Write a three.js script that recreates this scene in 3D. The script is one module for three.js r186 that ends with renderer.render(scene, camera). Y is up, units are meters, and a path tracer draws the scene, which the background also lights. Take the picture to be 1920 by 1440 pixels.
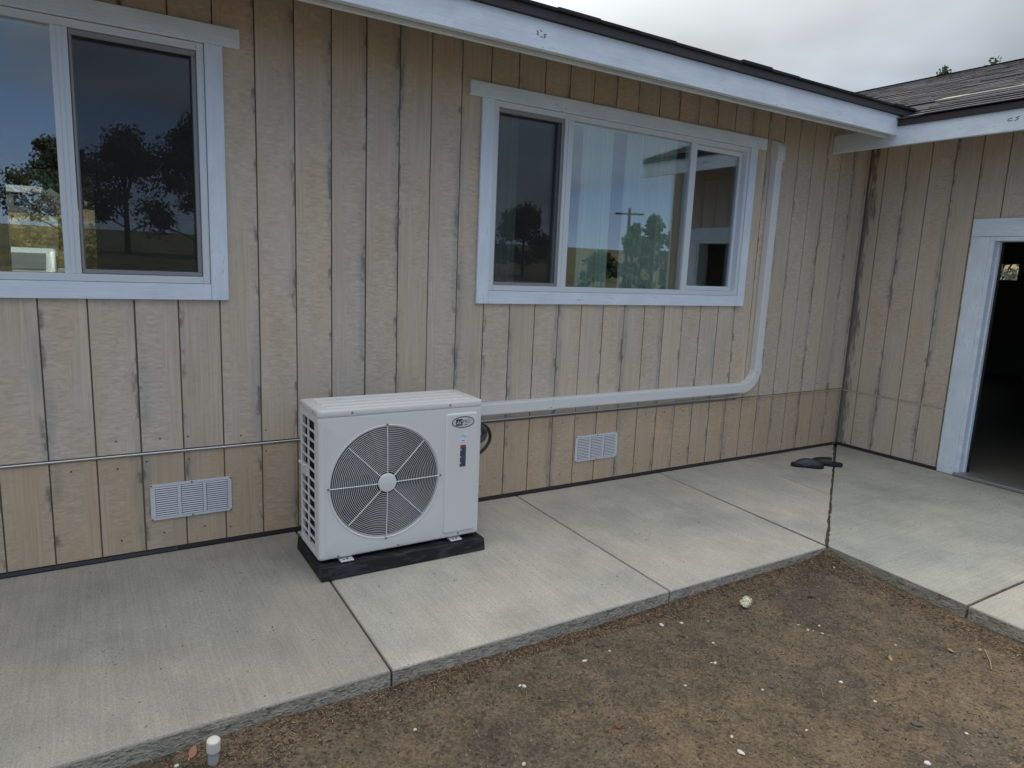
import * as THREE from 'three';
import { mergeGeometries, toCreasedNormals } from 'three/addons/utils/BufferGeometryUtils.js';
import { RoundedBoxGeometry } from 'three/addons/geometries/RoundedBoxGeometry.js';

// ---------------------------------------------------------------- camera, sky, sun, exposure
const scene = new THREE.Scene();
const camera = new THREE.PerspectiveCamera(58.44, 4 / 3, 0.05, 2000);
camera.rotation.order = 'YXZ';
camera.position.set(0.2071, 1.6219, 3.9894);
camera.rotation.set(-0.1689, -0.556, 0.0427);
const renderer = new THREE.WebGLRenderer({ antialias: true });
renderer.toneMapping = THREE.LinearToneMapping;
renderer.toneMappingExposure = 1.06;
renderer.shadowMap.enabled = true;

function mulberry(a) { return () => { a |= 0; a = a + 0x6D2B79F5 | 0; let t = Math.imul(a ^ a >>> 15, 1 | a); t = t + Math.imul(t ^ t >>> 7, 61 | t) ^ t; return ((t ^ t >>> 14) >>> 0) / 4294967296; }; }
const R = mulberry(20240611);
const rr = (a, b) => a + (b - a) * R();
const pick = a => a[Math.floor(R() * a.length)];
const clamp = (x, a = 0, b = 1) => x < a ? a : x > b ? b : x;
const sst = (a, b, x) => { x = clamp((x - a) / (b - a)); return x * x * (3 - 2 * x); };
const mix = (a, b, t) => a + (b - a) * t;
function h2(x, y, s) { let h = Math.imul(x, 374761393) + Math.imul(y, 668265263) + Math.imul(s, 974711) | 0; h = Math.imul(h ^ h >>> 13, 1274126177); h ^= h >>> 16; return (h >>> 0) / 4294967296; }
function vn(x, y, px, py, s) {            // value noise, periodic in px, py lattice cells
  const xi = Math.floor(x), yi = Math.floor(y), fx = x - xi, fy = y - yi;
  const u = fx * fx * (3 - 2 * fx), v = fy * fy * (3 - 2 * fy);
  const x0 = ((xi % px) + px) % px, x1 = (x0 + 1) % px, y0 = ((yi % py) + py) % py, y1 = (y0 + 1) % py;
  const a = h2(x0, y0, s), b = h2(x1, y0, s), c = h2(x0, y1, s), d = h2(x1, y1, s);
  return a + (b - a) * u + (c - a) * v + (a - b - c + d) * u * v;
}
function fbm(x, y, px, py, o, s) { let t = 0, w = 0.5, n = 0; for (let i = 0; i < o; i++) { t += w * vn(x, y, px, py, s + i * 17); n += w; x *= 2; y *= 2; px *= 2; py *= 2; w *= 0.5; } return t / n; }

const SUN = (() => { const az = 24 * Math.PI / 180, el = 56 * Math.PI / 180; return new THREE.Vector3(Math.sin(az) * Math.cos(el), Math.sin(el), -Math.cos(az) * Math.cos(el)); })();
function makeSky() {
  const W = 1536, H = 768, d = new Float32Array(W * H * 4);
  for (let j = 0; j < H; j++) {
    const el = ((j + 0.5) / H - 0.5) * Math.PI, sy = Math.sin(el), cy = Math.cos(el);
    for (let i = 0; i < W; i++) {
      const ph = ((i + 0.5) / W - 0.5) * 2 * Math.PI, X = cy * Math.cos(ph), Z = cy * Math.sin(ph), k = (j * W + i) * 4;
      let r, g, b;
      const e = Math.max(sy, 0);
      // clear air: pale horizon to deep blue
      const t = Math.pow(1 - e, 7);
      r = mix(0.10, 0.62, t); g = mix(0.25, 0.78, t); b = mix(0.60, 0.98, t);
      if (sy > -0.02) {
        // cloud sheet projected on a plane overhead
        const p = 1 / (e + 0.16), cx = X * p * 0.9 + 11.3, cz = Z * p * 0.9 + 7.7;
        const n = fbm(cx, cz, 64, 64, 6, 5), n2 = fbm(cx * 2.3 + 3, cz * 2.3, 64, 64, 4, 91);
        const side = sst(0.62, -0.35, Z);             // the bank stands over the house and thins out to the other side
        const cov = mix(0.24 + 0.225 * (1 - sst(0.20, 0.46, e)), 0.12, side);
        const c = sst(cov, cov + 0.22, n);
        const sd = clamp(X * SUN.x + sy * SUN.y + Z * SUN.z);
        const glow = Math.pow(sd, 5) * 2.0 + Math.pow(sd, 40) * 1.0;
        const body = 0.07 + 0.44 * (n2 - 0.45) + 1.38 * Math.pow(e, 1.45) + 0.22 * (1 - side);
        const lo = 1 - sst(0.2, 0.6, e), cr = (body * mix(1.0, 0.82, lo) + glow), cg = (body * mix(1.0, 0.98, lo) + glow * 0.99), cb = (body * mix(0.97, 1.17, lo) + glow * 0.92);
        r = mix(r, cr, c * 0.95); g = mix(g, cg, c * 0.95); b = mix(b, cb, c * 0.95);
      } else { r = 0.26; g = 0.25; b = 0.23; }
      d[k] = r; d[k + 1] = g; d[k + 2] = b; d[k + 3] = 1;
    }
  }
  const t = new THREE.DataTexture(d, W, H, THREE.RGBAFormat, THREE.FloatType);
  t.mapping = THREE.EquirectangularReflectionMapping; t.magFilter = THREE.LinearFilter; t.minFilter = THREE.LinearFilter; t.needsUpdate = true;
  return t;
}
const skyTex = makeSky();
scene.background = skyTex; scene.environment = skyTex;
scene.backgroundIntensity = 1.0; scene.environmentIntensity = 1.0;
const sun = new THREE.DirectionalLight(0xffeed8, 1.1);
sun.position.copy(SUN).multiplyScalar(40); sun.castShadow = true; sun.shadow.radius = 34;
sun.shadow.mapSize.set(2048, 2048);
Object.assign(sun.shadow.camera, { left: -14, right: 14, top: 14, bottom: -14, near: 1, far: 120 });
scene.add(sun);

// ---------------------------------------------------------------- helpers
const names = {};
const numbered = n => { names[n] = (names[n] ?? -1) + 1; return names[n] ? n + '_' + String(names[n]).padStart(3, '0') : n; };
function tag(o, label, category, group, kind) { o.userData.label = label; if (category) o.userData.category = category; if (group) o.userData.group = group; if (kind) o.userData.kind = kind; return o; }
function top(name, pos, label, category, group, kind) { const o = new THREE.Group(); o.name = numbered(name); o.position.set(...pos); scene.add(o); return tag(o, label, category, group, kind); }
function part(parent, name, geo, mat, pos) { const m = new THREE.Mesh(geo, mat); m.name = name; m.castShadow = m.receiveShadow = true; if (pos) m.position.set(...pos); parent.add(m); return m; }
function sub(parent, name) { const o = new THREE.Group(); o.name = name; parent.add(o); return o; }
function topMesh(name, geo, mat, pos, label, category, group, kind) { const m = part(scene, numbered(name), geo, mat, pos); return tag(m, label, category, group, kind); }
function metricUV(g, ou = 0, ov = 0) {     // box-projected uv in metres
  const p = g.attributes.position, n = g.attributes.normal, uv = new Float32Array(p.count * 2);
  for (let i = 0; i < p.count; i++) {
    const ax = Math.abs(n.getX(i)), ay = Math.abs(n.getY(i)), az = Math.abs(n.getZ(i)); let u, v;
    if (az >= ax && az >= ay) { u = p.getX(i); v = p.getY(i); } else if (ax >= ay) { u = p.getZ(i); v = p.getY(i); } else { u = p.getX(i); v = p.getZ(i); }
    uv[i * 2] = u + ou; uv[i * 2 + 1] = v + ov;
  }
  g.setAttribute('uv', new THREE.BufferAttribute(uv, 2)); return g;
}
function bx(x0, x1, y0, y1, z0, z1, ou = 0, ov = 0) { const g = new THREE.BoxGeometry(x1 - x0, y1 - y0, z1 - z0); g.translate((x0 + x1) / 2, (y0 + y1) / 2, (z0 + z1) / 2); return metricUV(g, ou, ov); }
function rb(x0, x1, y0, y1, z0, z1, r = 0.003, ou = 0, ov = 0) { const g = new RoundedBoxGeometry(x1 - x0, y1 - y0, z1 - z0, 2, r); g.translate((x0 + x1) / 2, (y0 + y1) / 2, (z0 + z1) / 2); const h = g.index ? g.toNonIndexed() : g; return metricUV(h, ou, ov); }
function swapUV(g) { const a = g.attributes.uv; for (let i = 0; i < a.count; i++) a.setXY(i, a.getY(i), a.getX(i)); return g; }
function merge(list) { return mergeGeometries(list.map(g => { const h = g.index ? g.toNonIndexed() : g; for (const k of Object.keys(h.attributes)) if (!['position', 'normal', 'uv'].includes(k)) h.deleteAttribute(k); return h; })); }
function tube(pts, r, seg = 24, rad = 8) { return new THREE.TubeGeometry(new THREE.CatmullRomCurve3(pts.map(p => new THREE.Vector3(...p))), seg, r, rad, false); }
function cyl(r0, r1, h, n, pos, axis) { const g = new THREE.CylinderGeometry(r0, r1, h, n); if (axis === 'z') g.rotateX(Math.PI / 2); if (axis === 'x') g.rotateZ(Math.PI / 2); g.translate(...pos); return g; }
function poly(pts, y0, y1, bevel = 0.006) {   // a plan polygon [x, z] as a slab between y0 and y1
  const s = new THREE.Shape(pts.map(([x, z]) => new THREE.Vector2(x, -z)));
  const g = new THREE.ExtrudeGeometry(s, { depth: y1 - y0 - bevel, bevelEnabled: bevel > 0, bevelSize: bevel, bevelOffset: -bevel, bevelThickness: bevel, bevelSegments: 2, steps: 1 });
  g.rotateX(-Math.PI / 2); g.translate(0, y0, 0); return metricUV(g);
}
function tex(W, H, mW, mH, f, srgb = true) {
  const d = new Uint8Array(W * H * 4);
  for (let j = 0; j < H; j++) for (let i = 0; i < W; i++) { const c = f((i + 0.5) / W, (j + 0.5) / H, i, j), k = (j * W + i) * 4; if (typeof c === 'number') { d[k] = d[k + 1] = d[k + 2] = clamp(c) * 255; } else { d[k] = clamp(c[0], 0, 255); d[k + 1] = clamp(c[1], 0, 255); d[k + 2] = clamp(c[2], 0, 255); } d[k + 3] = 255; }
  const t = new THREE.DataTexture(d, W, H); t.wrapS = t.wrapT = THREE.RepeatWrapping; t.magFilter = THREE.LinearFilter; t.minFilter = THREE.LinearMipmapLinearFilter; t.generateMipmaps = true;
  if (srgb) t.colorSpace = THREE.SRGBColorSpace; t.repeat.set(1 / mW, 1 / mH); t.needsUpdate = true; return t;
}
const std = (o) => new THREE.MeshStandardMaterial(Object.assign({ roughness: 0.75 }, o));
const lin = (r, g, b) => new THREE.Color().setRGB(r, g, b);

// ---------------------------------------------------------------- textures
const S = 0.2032, NB = 8, SW = S * NB, SH = 3.2;
function sidingMaps() {
  const W = 1024, H = 2048;
  const col = tex(W, H, SW, SH, (u, v) => {
    const X = u * SW, Y = v * SH, b = Math.floor(u * NB), bxx = u * NB - b;
    const big = fbm(u * 16, v * 9, 16, 9, 4, 3), big2 = fbm(u * 8 + b * 0.37, v * 5, 8, 5, 3, 33);
    const flow = sst(0.42, 0.6, fbm(u * 14, v * 6, 14, 6, 3, 44));
    const grain = fbm(u * 300, v * 14, 300, 14, 2, 7), cross = fbm(u * 48, v * 300, 48, 300, 3, 21);
    let g = sst(0.30, 0.74, big * 0.6 + big2 * 0.4 + (h2(b, 3, 4) - 0.5) * 0.07);          // grey weathering over tan
    let r = mix(209, 203, g), gg = mix(193, 193, g), bb = mix(170, 178, g);
    let m = 1 + (grain - 0.5) * 0.13 * flow + (cross - 0.5) * 0.15 * (1 - flow) + (big - 0.5) * 0.08;
    // cool grey weathering in a ragged band along one edge of the board, small mildew spots inside it
    const side = h2(b, 9, 2) > 0.5 ? bxx : 1 - bxx, reach = 0.10 + 0.36 * fbm(b * 3.1 + bxx * 3, v * 24, 64, 24, 5, 55);
    const band = sst(0.40, 0.62, fbm(b * 5.7 + bxx, v * 7, 64, 7, 4, 71)) * sst(reach, reach * 0.3, side);
    r = mix(r, 188, 0.65 * band); gg = mix(gg, 186, 0.65 * band); bb = mix(bb, 178, 0.65 * band);
    const spot = sst(0.56, 0.74, fbm(b * 7.3 + bxx * 5, v * 34, 64, 34, 5, 77)), st = spot * sst(reach * 0.6, reach * 0.1, side) * (0.5 + 0.8 * fbm(u * 160, v * 200, 160, 200, 3, 8));
    m *= 1 - 0.05 * band;
    const dot = sst(0.80, 0.86, vn(u * 90, v * 150, 90, 150, 66)) * 0.22;
    m *= 1 - 0.24 * clamp(st) - dot * 0.12;
    r = mix(r, 165, 0.5 * clamp(st)); gg = mix(gg, 165, 0.5 * clamp(st)); bb = mix(bb, 160, 0.5 * clamp(st));
    return [r * m, gg * m, bb * m];
  });
  const bump = tex(W, H, SW, SH, (u, v) => {
    const b = Math.floor(u * NB), w = fbm(u * 30, v * 50, 30, 50, 3, 41);
    const flow = sst(0.42, 0.6, fbm(u * 14, v * 6, 14, 6, 3, 44 + 0));
    const wig = fbm(u * 70 + 1.5 * w, v * 300 + 2.0 * w, 70, 300, 3, 61);            // rough-sawn cross marks
    const ring = 0.5 + 0.5 * Math.sin((u * NB - b - 0.5) * (24 + 8 * h2(b, 1, 1)) + 9 * fbm(u * 10 + b, v * 7, 64, 7, 3, 12) + 3 * w); // long grain
    return 0.25 + mix(wig * 0.8, ring * 0.3 + 0.28 * fbm(u * 330, v * 24, 330, 24, 2, 9) + 0.1, flow * 0.75);
  }, false);
  return { col, bump };
}
const SM = sidingMaps();
const sidingMat = (c) => std({ map: SM.col, bumpMap: SM.bump, bumpScale: 0.0030, roughness: 0.82, color: c });
const M = {};
M.upper = [lin(0.98, 0.97, 0.96), lin(0.94, 0.94, 0.94), lin(1.01, 0.99, 0.96), lin(0.96, 0.96, 0.96)].map(sidingMat);
M.lower = [lin(0.87, 0.785, 0.68), lin(0.85, 0.775, 0.68), lin(0.88, 0.785, 0.675), lin(0.84, 0.77, 0.685)].map(sidingMat);
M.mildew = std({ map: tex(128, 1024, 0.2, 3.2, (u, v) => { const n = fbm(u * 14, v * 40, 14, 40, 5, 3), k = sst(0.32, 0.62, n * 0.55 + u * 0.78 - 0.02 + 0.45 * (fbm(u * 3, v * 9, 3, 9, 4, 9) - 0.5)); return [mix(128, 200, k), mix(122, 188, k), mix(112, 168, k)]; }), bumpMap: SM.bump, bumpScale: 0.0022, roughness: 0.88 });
M.backing = std({ color: lin(0.26, 0.215, 0.165), roughness: 0.95 });

const paintCol = tex(1024, 512, 2.0, 1.0, (u, v) => {
  const g = fbm(u * 10, v * 320, 10, 320, 3, 4), p = fbm(u * 14, v * 12, 14, 12, 4, 19);
  const chip = sst(0.70, 0.76, fbm(u * 60, v * 130, 60, 130, 3, 23)) * sst(0.5, 0.7, p);
  const m = 1 + (g - 0.5) * 0.07 + (p - 0.5) * 0.10 - chip * 0.10;
  return [226 * m, 239 * m, 250 * m - chip * 14];
});
const paintBump = tex(1024, 512, 2.0, 1.0, (u, v) => 0.5 + 0.8 * (fbm(u * 9, v * 300, 9, 300, 3, 4) - 0.5), false);
M.paint = std({ map: paintCol, bumpMap: paintBump, bumpScale: 0.0008, roughness: 0.62 });
M.vinyl = std({ color: lin(0.70, 0.76, 0.80), roughness: 0.38 });
M.vinylOld = std({ color: lin(0.74, 0.74, 0.715), roughness: 0.5 });
M.greyAlu = std({ color: lin(0.30, 0.30, 0.31), roughness: 0.55, metalness: 0.2 });
M.brownMetal = std({ color: lin(0.042, 0.034, 0.036), roughness: 0.5 });
M.galv = std({ color: lin(0.62, 0.64, 0.66), roughness: 0.28, metalness: 0.9 });
M.rafter = std({ map: paintCol, color: lin(0.50, 0.45, 0.40), roughness: 0.85 });
M.deck = std({ color: lin(0.20, 0.17, 0.14), roughness: 0.9 });
M.room = std({ color: lin(0.46, 0.44, 0.40), roughness: 0.9 });
M.roomFloor = std({ color: lin(0.22, 0.18, 0.14), roughness: 0.6 });
M.glass = new THREE.MeshPhysicalMaterial({ color: lin(0.90, 0.93, 0.93), transmission: 1, thickness: 0, roughness: 0, ior: 1.9 });
M.screen = std({ color: lin(0.02, 0.02, 0.022), roughness: 0.9, transparent: true, opacity: 0.5 });

const CW = 3.2;
const concCol = tex(1536, 1536, CW, CW, (u, v) => {
  const br = fbm(u * 560, v * 14, 560, 14, 3, 2), big = fbm(u * 7, v * 7, 7, 7, 5, 31), mid = fbm(u * 26, v * 22, 26, 22, 4, 63), fine = vn(u * 900, v * 900, 900, 900, 5);
  const blot = sst(0.56, 0.72, fbm(u * 11 + 3, v * 9, 11, 9, 5, 83));
  const speck = sst(0.93, 0.97, vn(u * 260, v * 260, 260, 260, 12)) * sst(0.5, 0.6, mid);
  const m = 1 + (br - 0.5) * 0.11 + (big - 0.5) * 0.13 + (mid - 0.5) * 0.12 + (fine - 0.5) * 0.17 - blot * 0.035 - speck * 0.4;
  const w = (big - 0.5) * 18;
  return [(191 + w * 0.3) * m, (187) * m, (176 - w * 0.4) * m];
});
const concBump = tex(1536, 1536, CW, CW, (u, v) => 0.5 + 0.75 * (fbm(u * 560, v * 10, 560, 10, 2, 2) - 0.5) + 0.25 * (vn(u * 700, v * 700, 700, 700, 4) - 0.5), false);
M.conc = [0.88, 0.64, 0.89].map(k => std({ map: concCol, bumpMap: concBump, bumpScale: 0.0016, roughness: 0.9, color: lin(k, k, k) }));
M.concEdge = std({ map: tex(1024, 128, 1.6, 0.2, (u, v) => { const n = fbm(u * 40, v * 10, 40, 10, 5, 5), f = fbm(u * 300, v * 60, 300, 60, 2, 6), p = sst(0.62, 0.72, fbm(u * 90, v * 26, 90, 26, 3, 8)), m = 0.75 + 0.35 * n + 0.25 * f - 0.25 * p; return [156 * m, 151 * m, 138 * m]; }), bumpMap: tex(1024, 128, 1.6, 0.2, (u, v) => fbm(u * 120, v * 30, 120, 30, 4, 8), false), bumpScale: 0.006, roughness: 0.95 });
M.concB = std({ map: concCol, bumpMap: concBump, bumpScale: 0.0008, roughness: 0.85, color: lin(0.77, 0.80, 0.80) });

const dirtCol = tex(1536, 1536, 3.6, 3.6, (u, v) => {
  const big = fbm(u * 9, v * 9, 9, 9, 5, 131), mid = fbm(u * 40, v * 40, 40, 40, 4, 17), fine = fbm(u * 420, v * 420, 420, 420, 2, 3), pit = sst(0.60, 0.8, fbm(u * 120, v * 120, 120, 120, 3, 71));
  const dark = sst(0.52, 0.64, fbm(u * 12 + 1, v * 12, 12, 12, 5, 207));
  const sp = vn(u * 640, v * 640, 640, 640, 88), lt = sp > 0.93 ? (sp - 0.93) * 5 : 0;
  let m = 1 + (big - 0.5) * 0.16 + (mid - 0.5) * 0.34 + (fine - 0.5) * 0.55 - pit * 0.20 - dark * 0.06 + lt * 0.6;
  return [mix(98, 93, dark) * m, mix(85, 83, dark) * m, mix(68, 69, dark) * m];
});
const dirtBump = tex(1536, 1536, 3.6, 3.6, (u, v) => 0.55 * fbm(u * 70, v * 70, 70, 70, 5, 17) + 0.45 * fbm(u * 420, v * 420, 420, 420, 2, 3), false);
M.dirt = std({ map: dirtCol, bumpMap: dirtBump, bumpScale: 0.012, roughness: 0.97 });

const shCol = tex(512, 512, 0.6, 0.6, (u, v) => { const f = fbm(u * 180, v * 180, 180, 180, 2, 5), b = fbm(u * 8, v * 8, 8, 8, 3, 6); const m = 1 + (f - 0.5) * 0.9 + (b - 0.5) * 0.3; return [92 * m, 92 * m, 95 * m]; });
M.shingle = [0.15, 0.26, 0.40, 0.55].map(k => std({ map: shCol, roughness: 0.92, color: lin(k, k * 1.02, k * 1.12) }));
M.shinglePale = std({ color: lin(0.40, 0.39, 0.35), roughness: 0.9 });

// ---------------------------------------------------------------- ground: one sheet to the horizon
function terrain(x, z) {
  let y = -0.10;
  const n = z < -18 ? sst(18, 40, -z) * (-z - 18) * 0.085 : 0, p = z > 22 ? sst(22, 60, z) * (z - 22) * 0.035 : 0;
  y += Math.min(n, 9) + Math.min(p, 7);
  if (Math.abs(x) > 40) y += Math.min((Math.abs(x) - 40) * 0.03, 3);
  if (z < -18 || z > 22 || Math.abs(x) > 30) y += 0.5 * (fbm(x * 0.06 + 50, z * 0.06 + 50, 512, 512, 3, 4) - 0.5);
  else if (z > 1.2 && x > -4 && x < 5.5) {
    y += 0.050 * (fbm(x * 0.9 + 20, z * 0.9 + 20, 512, 512, 3, 14) - 0.5) + 0.014 * (fbm(x * 7 + 20, z * 7 + 20, 512, 512, 3, 24) - 0.5);
    const e = Math.min(z - 1.6, 9), e2 = 4.02 - x;     // litter banked against the kerbs
    y += 0.035 * Math.exp(-Math.max(e, 0) / 0.16) + (e2 > -0.3 ? 0.03 * Math.exp(-Math.max(e2, 0) / 0.12) : 0);
  }
  return y;
}
{
  const line = (a) => { const o = []; for (const [x0, x1, n] of a) for (let i = 0; i < n; i++) o.push(x0 + (x1 - x0) * i / n); o.push(a[a.length - 1][1]); return o; };
  const xs = line([[-600, -60, 9], [-60, -6, 12], [-6, -0.5, 16], [-0.5, 4.3, 210], [4.3, 8, 14], [8, 60, 14], [60, 600, 9]]);
  const zs = line([[-600, -90, 9], [-90, -8, 40], [-8, 1.5, 16], [1.5, 4.2, 120], [4.2, 20, 16], [20, 90, 24], [90, 600, 9]]);
  const pos = [], uv = [], idx = [];
  for (const z of zs) for (const x of xs) {
    pos.push(x, terrain(x, z), z); uv.push(x, z);
  }
  const nx = xs.length;
  for (let j = 0; j < zs.length - 1; j++) for (let i = 0; i < nx - 1; i++) { const a = j * nx + i; idx.push(a, a + nx, a + 1, a + 1, a + nx, a + nx + 1); }
  const g = new THREE.BufferGeometry();
  g.setAttribute('position', new THREE.Float32BufferAttribute(pos, 3)); g.setAttribute('uv', new THREE.Float32BufferAttribute(uv, 2)); g.setIndex(idx); g.computeVertexNormals();
  const m = topMesh('dirt_ground', g, M.dirt, null, 'bare brown dirt yard in front of the concrete walkway', 'ground', null, 'structure');
}

// dry grass on the slopes before and behind the house
{
  const grassTex = tex(512, 512, 14, 14, (u, v) => { const n = fbm(u * 14, v * 14, 14, 14, 5, 61), f = fbm(u * 120, v * 120, 120, 120, 2, 62), g = sst(0.4, 0.65, fbm(u * 6, v * 6, 6, 6, 4, 63)), m = 0.7 + 0.5 * n + 0.3 * f; return [mix(150, 112, g) * m, mix(128, 108, g) * m, mix(88, 78, g) * m]; });
  for (const [z0, z1] of [[-400, -19], [23, 400]]) {
    const gm = std({ map: grassTex, roughness: 1, color: z0 < 0 ? lin(1, 1, 1) : lin(0.34, 0.42, 0.42) });
    const nx = 60, nz = 70, pos = [], uv = [], idx = [], edge = z0 < 0 ? z1 : z0;
    for (let j = 0; j <= nz; j++) for (let i = 0; i <= nx; i++) { const x = -160 + 320 * i / nx, q = j / nz, z = z0 < 0 ? mix(z1 + 1.2 * (vn(x * 0.4, 1, 512, 512, 3) - 0.5), z0, q * q) : mix(z0 + 1.2 * (vn(x * 0.4, 9, 512, 512, 3) - 0.5), z1, q * q); pos.push(x, terrain(x, z) + 0.25, z); uv.push(x, z); }
    for (let j = 0; j < nz; j++) for (let i = 0; i < nx; i++) { const a = j * (nx + 1) + i, up = z0 < 0; up ? idx.push(a, a + 1, a + nx + 1, a + 1, a + nx + 2, a + nx + 1) : idx.push(a, a + nx + 1, a + 1, a + 1, a + nx + 1, a + nx + 2); }
    const g = new THREE.BufferGeometry(); g.setAttribute('position', new THREE.Float32BufferAttribute(pos, 3)); g.setAttribute('uv', new THREE.Float32BufferAttribute(uv, 2)); g.setIndex(idx); g.computeVertexNormals();
    topMesh('grassy_hillside', g, gm, null, z0 < 0 ? 'dry tan grass slope behind the house seen through the window' : 'dull green scrub slope mirrored low in the window panes', 'hillside', null, 'structure');
  }
}

// ---------------------------------------------------------------- concrete walkway, slab by slab
{
  const w = top('concrete_walkway', [0, 0, 0], 'broom-finished grey concrete walkway of jointed slabs along the house', 'walkway', null, 'structure');
  const T = -0.14, g = 0.005;
  const slab = (pts, mat, bev, rot, ou, ov) => { const q = poly(pts, T, 0, bev); if (rot) swapUV(q); const a = q.attributes.uv; for (let i = 0; i < a.count; i++) a.setXY(i, a.getX(i) + ou, a.getY(i) + ov);
    const N = q.attributes.normal, cut = keep => { const g2 = new THREE.BufferGeometry(); for (const k of ['position', 'normal', 'uv']) { const A = q.attributes[k], n = A.itemSize, o2 = []; for (let t = 0; t < A.count; t += 3) if ((Math.abs(N.getY(t) + N.getY(t + 1) + N.getY(t + 2)) < 0.6) === keep) for (let j = 0; j < 3; j++) for (let c = 0; c < n; c++) o2.push(A.array[(t + j) * n + c]); g2.setAttribute(k, new THREE.Float32BufferAttribute(o2, n)); } return g2; };
    const sm = part(w, 'slab', cut(false), mat); part(sm, 'edge_face', metricUV(cut(true)), M.concEdge); return sm; };
  const zi = -0.006, E = 1.608;
  slab([[-3.6, zi], [-3.6, E], [-0.42, E], [-0.40, zi]], M.conc[1], 0.009, 0, 1.1, 0.4);
  slab([[-0.39, zi], [-0.41, E], [1.174 - g, E], [1.206 - g, zi]], M.conc[1], 0.009, 0, 0.3, 0.1);
  slab([[1.206 + g, zi], [1.174 + g, E], [2.705 - g, E], [2.768 - g, zi]], M.conc[2], 0.009, 0, 2.0, 0.7);
  slab([[2.768 + g, zi], [2.705 + g, E], [4.030 - g, E + 0.004], [4.152 - g, zi]], M.conc[0], 0.009, 0, 0.9, 1.9);
  const seam = x => 1.61 * (6.55 - x) / 2.52;
  const ragged = (a, b, n, amp, sd) => { const o = []; for (let i = 0; i < n; i++) { const t = i / n, k = i ? amp * (2 * vn(i * 0.9 + sd * 7, sd, 512, 512, 31) - 1) : 0; o.push([mix(a[0], b[0], t) + k, mix(a[1], b[1], t) + k]); } return o; };
  slab([[4.152 + g * 0.6, zi], ...ragged([4.046, 1.588], [4.997 - 0.004, seam(4.997) - 0.004], 26, 0.0045, 1), [4.997 - 0.004, seam(4.997) - 0.004], [5.070 - 0.002, zi]], M.conc[0], 0.006, 0, 1.6, 2.6);
  slab([[5.070 + 0.002, zi], ...ragged([4.997 + 0.004, seam(4.997) - 0.008], [6.50, 0.012], 40, 0.0045, 2), [6.50, 0.012], [6.51, zi]], M.conc[0], 0.006, 0, 2.5, 2.2);
  part(w, 'joint_filler', poly([[-3.5, 0.03], [-3.5, 1.59], [4.05, 1.59], [4.09, 1.66], [4.06, 2.4], [3.99, 3.8], [6.5, 3.8], [6.5, 0.03]], -0.135, -0.009, 0), std({ color: lin(0.075, 0.06, 0.042), roughness: 1 }));
  const o = 0.0065;   // slabs of the wing, with the hairline crack as a real split
  const ck = [[4.985, seam(4.985) + o], [5.12, 1.27], [5.264, 1.527], [5.40, 1.80], [5.568, 2.05], [5.75, 2.43]];
  const cka = ck.map(([x, z]) => [x - 0.0012, z]), ckb = ck.map(([x, z]) => [x + 0.0012, z]);
  slab([...ragged(cka[0], [4.038 + o * 0.4, 1.612 + o * 0.6], 26, 0.0045, 3).slice(1), [4.038 + o * 0.4, 1.612 + o * 0.6], ...ragged([3.998, 2.430], [cka[5][0], 2.430], 30, 0.003, 4).map(p => [p[0], p[1]]), ...cka.slice().reverse().map((p, i) => i === 0 ? [p[0], 2.430] : p)], M.concB, 0.004, 1, 0.2, 0.5);
  slab([[6.545, 0.012 + o], ...ckb.map((p, i) => i === 5 ? [p[0], 2.430] : p), [6.545, 2.430]], M.concB, 0.004, 1, 0.2, 0.5);
  slab([[3.998, 2.444], [3.93, 3.90], [8.2, 3.90], [8.2, 2.47], [6.7, 2.47], [6.56, 2.444]], M.concB, 0.009, 1, 1.2, 1.5);
}

// ---------------------------------------------------------------- the house
const house = top('house', [0, 0, 0], 'tan board-sided single-storey house with white trim and an L-shaped wing', 'house');
const FLOOR = -0.02;
// windows and door openings (in wall coordinates)
const W1 = { x0: -0.458, x1: 0.768, y0: 1.465, y1: 2.66 }, W2 = { x0: 2.463, x1: 4.865, y0: 1.462, y1: 2.655 };
const DOOR = { z0: 1.13, z1: 2.0, y0: -0.1, y1: 2.03 };
const XB = 6.55, ZB = 2.45, XL = -4.0;
function minus(rects, h) {  // subtract a hole from rectangles [x0,x1,y0,y1]
  const out = [];
  for (const [a, b, c, d] of rects) {
    const x0 = Math.max(a, h[0]), x1 = Math.min(b, h[1]), y0 = Math.max(c, h[2]), y1 = Math.min(d, h[3]);
    if (x0 >= x1 || y0 >= y1) { out.push([a, b, c, d]); continue; }
    if (c < y0) out.push([a, b, c, y0]); if (y1 < d) out.push([a, b, y1, d]);
    if (a < x0) out.push([a, x0, y0, y1]); if (x1 < b) out.push([x1, b, y0, y1]);
  } return out;
}
function holedWall(rect, holes, f) { let r = [rect]; for (const h of holes) r = minus(r, h); return merge(r.map(q => f(...q))); }
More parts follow.
